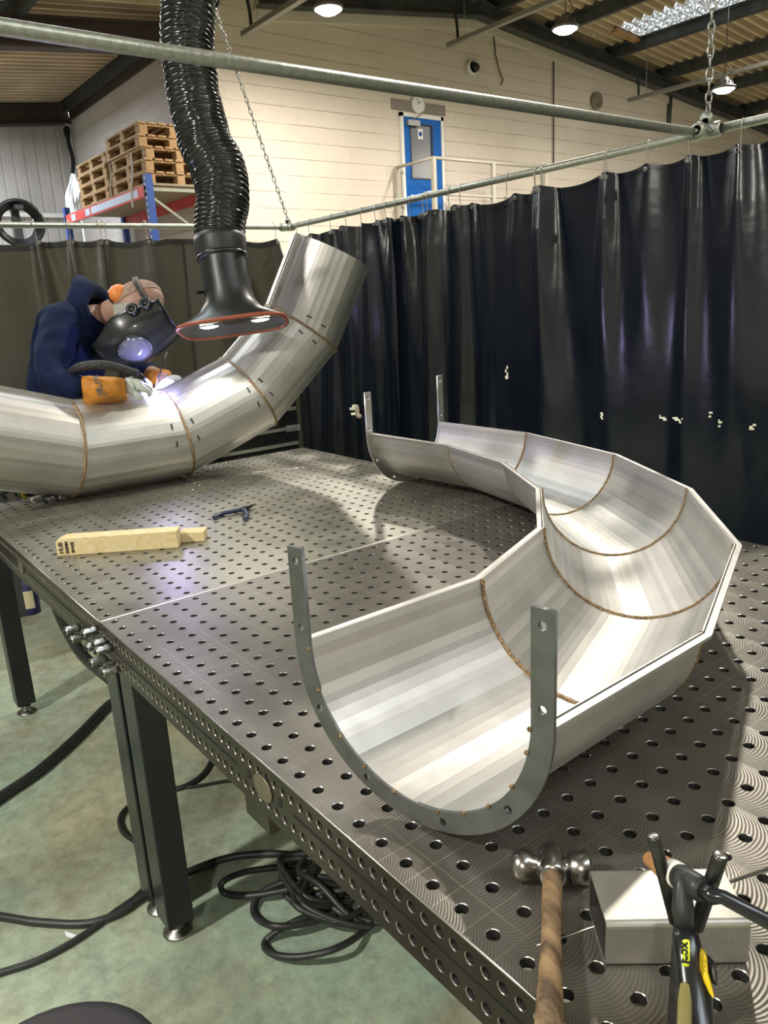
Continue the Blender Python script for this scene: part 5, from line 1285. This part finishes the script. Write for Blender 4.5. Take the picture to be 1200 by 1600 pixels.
# ------------------------------------------------------------ pallet racking in the far corner
YRk = YA-1.05
pf = hit(233,300,1,YRk); xr1 = pf.x; pl_ = hit(104,332,1,YRk); xr0 = pl_.x; zb_ = pf.z
zbeam = hit(228,290,1,YRk).z
print('rack', xr0, xr1, zbeam)
rk = thing('pallet_rack', ((xr0+xr1)/2,YRk+.45,FLOOR), 'red and blue pallet racking against the side wall with pallets on top', 'racking')
for (x, y) in ((xr1,YRk),(xr1,YRk+.9),(xr0,YRk),(xr0,YRk+.9)):
    b = MB(); b.box((x-.05,y-.04,FLOOR),(x+.05,y+.04,zbeam+.12)); up_ = b.build('upright', M_RBLUE, rk)
    if x == xr1 and y == YRk:
        b = MB(); 
        for k in range(30): b.box((x-.012,y-.042,zbeam+.06-.075*k),(x+.012,y-.0395,zbeam+.09-.075*k))
        b.build('slots', M_WHITE, up_)
for i, y in enumerate((YRk-.02,YRk+.92)):
    for z in (zbeam, zbeam-1.3):
        b = MB(); b.box((xr0,y-.02,z-.13),(xr1,y+.02,z)); bm_ = b.build('beam', M_RED, rk)
        if i == 0 and z == zbeam:
            b = MB(); L2 = xr1-xr0
            for f0,f1 in ((.10,.16),(.30,.36),(.38,.92)): b.box((xr0+L2*f0,y-.023,z-.11),(xr0+L2*f1,y-.0205,z-.02))
            b.build('beam_label', mat('label_pale', (.55,.62,.75), .5), bm_)
for z in (zbeam, zbeam-1.3):
    b = MB(); b.box((xr0,YRk,z),(xr1,YRk+.9,z+.025)); b.build('shelf_board', mat('chipboard_%d' % int(z*10), (.30,.24,.17), .8), rk)
b = MB()
for z in (zbeam-.05, zbeam-.75, zbeam-1.4): b.bar((xr1,YRk+.04,z),(xr1,YRk+.86,z),.03,.04)
b.bar((xr1,YRk+.04,zbeam-.15),(xr1,YRk+.86,zbeam-.72),.025,.03); b.bar((xr1,YRk+.04,zbeam-1.35),(xr1,YRk+.86,zbeam-.78),.025,.03); b.build('brace', M_GALV2, rk)
def pallet(loc, mt):
    loc = Vector(loc); r = thing('wooden_pallet', loc, '', 'pallet'); L_, D_ = 1.2, .9
    b = MB()
    for i in range(7): y = -D_/2+.05+i*(D_-.1)/6; b.box(loc+Vector((-L_/2,y-.05,.120)), loc+Vector((L_/2,y+.05,.142)))
    for x in (-L_/2+.07,0,L_/2-.07): b.box(loc+Vector((x-.05,-D_/2,.098)), loc+Vector((x+.05,D_/2,.120)))
    b.build('deck', mt, r)
    for x in (-L_/2+.07,0,L_/2-.07):
        for y in (-D_/2+.06,0,D_/2-.06):
            b = MB(); b.box(loc+Vector((x-.07,y-.05,.020)), loc+Vector((x+.07,y+.05,.098))); b.build('block', mt, r)
    b = MB()
    for y in (-D_/2+.06,0,D_/2-.06): b.box(loc+Vector((-L_/2,y-.05,0)), loc+Vector((L_/2,y+.05,.020)))
    b.build('bottom_board', mt, r)
    return r
z0 = zbeam+.027
xa = xr1-.64; xb_ = xr1-2.02
proto = pallet((xa,YRk+.46,z0), M_WOODP); proto['label'] = 'bottom pallet of the tall stack nearest the blue rack post'; proto['group'] = 'pallets stacked on the rack'
lbs = ['second pallet up in the tall stack beside the rack post','middle pallet in the tall stack on the rack','pallet second from the top of the tall stack beside the hose','topmost pallet of the tall stack on the rack']
for i, lb in enumerate(lbs): o = copy_tree(proto, (xa-(.02 if i%2 else 0)-(.12 if i >= 2 else 0),YRk+.46+(.03 if i%2 else 0),z0+.146*(i+1)), 0, lb)
lbs = ['bottom pallet of the shorter stack at the far end of the rack','second pallet up in the shorter stack on the rack','third pallet up in the shorter stack on the rack','topmost pallet of the shorter stack on the rack']
for i, lb in enumerate(lbs): copy_tree(proto, (xb_+(.03 if i%2 else 0),YRk+.46,z0+.146*i), 0, lb)
for i, lb in enumerate(['pallet lying on the lower rack shelf, just seen above the back curtain rail', 'second pallet on the lower rack shelf seen above the curtain rail']):
    copy_tree(proto, (xa-.05-1.28*i,YRk+.46,zbeam-1.3+.027+.45*0), 0, lb)
# straps and shrink wrap
def hang(u, v0, v1, w_, label):
    p = hit(u, v0, 1, YRk-.05); q = hit(u+4, v1, 1, YRk-.05); b = MB(); b.tube(spline([p, p.lerp(q,.35)+Vector((.03,0,0)), p.lerp(q,.7)-Vector((.03,0,0)), q], 6), w_, 6); tag(b.build('strap', mat('strap_white', (.6,.56,.52), .7)), label, 'strap')
hang(204, 238, 325, .014, 'pale strap hanging from the tall pallet stack past the rack beam')
hang(171, 255, 308, .012, 'pale strap hanging between the two pallet stacks')
c = hit(118, 305, 1, YRk+.25); b = MB(); rg = []
for (h, r_) in ((-.30,.20),(-.12,.24),(.02,.22),(.14,.12),(.28,.04)):
    rg.append([c + Vector((math.cos(a)*r_*(1+.25*math.sin(3*a+h*9)), math.sin(a)*r_*.7, h + .04*math.sin(4*a))) for a in [2*PI*k/24 for k in range(24)]])
b.loft(rg, smooth=False); tag(b.build('plastic_wrap', mat('plastic_film', (.70,.72,.72), .2, coat=.8)), 'crumpled clear plastic wrap at the far end of the rack top', 'plastic wrap')
c = hit(119, 218, 0, XC+.2); c.y = min(c.y, YA-.06)
b = MB(); b.tube(spline([c+Vector((.03,-.05,.0)), c+Vector((.03,-.08,.12)), c+Vector((.0,-.02,.18)), c+Vector((0,-.04,-.05)), c+Vector((0,-.01,-.35)), c+Vector((0,-.05,-.60))], 6), .035, 8); tag(b.build('hanging_cable', mat('dull_black_cable', (.015,.015,.015), .8)), 'bundle of black cable hanging in the wall corner above the pallets', 'cable')
# hose coil behind the left end of the back rail
c = hit(28, 350, 0, -5.2); b = MB()
for k in range(4): b.tube([c + Vector((.02*k, math.cos(a)*(.14+.012*k), math.sin(a)*(.13+.012*k))) for a in [2*PI*q/32 for q in range(32)]], .018, 8, closed=True)
coil = tag(b.build('hose_coil', M_BLACK), 'black hose coil hanging behind the back curtain rail at far left', 'hose')
b = MB(); b.box((c.x-.05,c.y-.03,FLOOR),(c.x+.0,c.y+.03,c.z+.05)); b.box((c.x-.05,c.y-.03,c.z+.10),(c.x+.12,c.y+.03,c.z+.13)); b.box((c.x-.05,c.y-.03,c.z+.0),(c.x-.02,c.y+.03,c.z+.13)); b.box((c.x-.2,c.y-.2,FLOOR),(c.x+.15,c.y+.2,FLOOR+.03))
tag(b.build('hose_stand', M_GREY), 'grey post carrying the black hose coil behind the back curtain', 'stand')

q = hit(33, 962, 2, FLOOR); t = thing('trestle', q, 'dark grey steel trestle leg on the floor beneath the far table at the left edge', 'trestle')
b = MB(); b.box((q.x-.05,q.y-.04,FLOOR),(q.x+.03,q.y+.04,-.18)); b.build('leg', M_GREY, t)
b = MB(); b.box((q.x-.05,q.y-.9,-.18),(q.x+.03,q.y+.04,-.12)); b.build('top_bar', M_GREY, t)
b = MB(); b.box((q.x-.05,q.y-.9,FLOOR),(q.x+.03,q.y-.82,-.18)); b.build('leg', M_GREY, t)
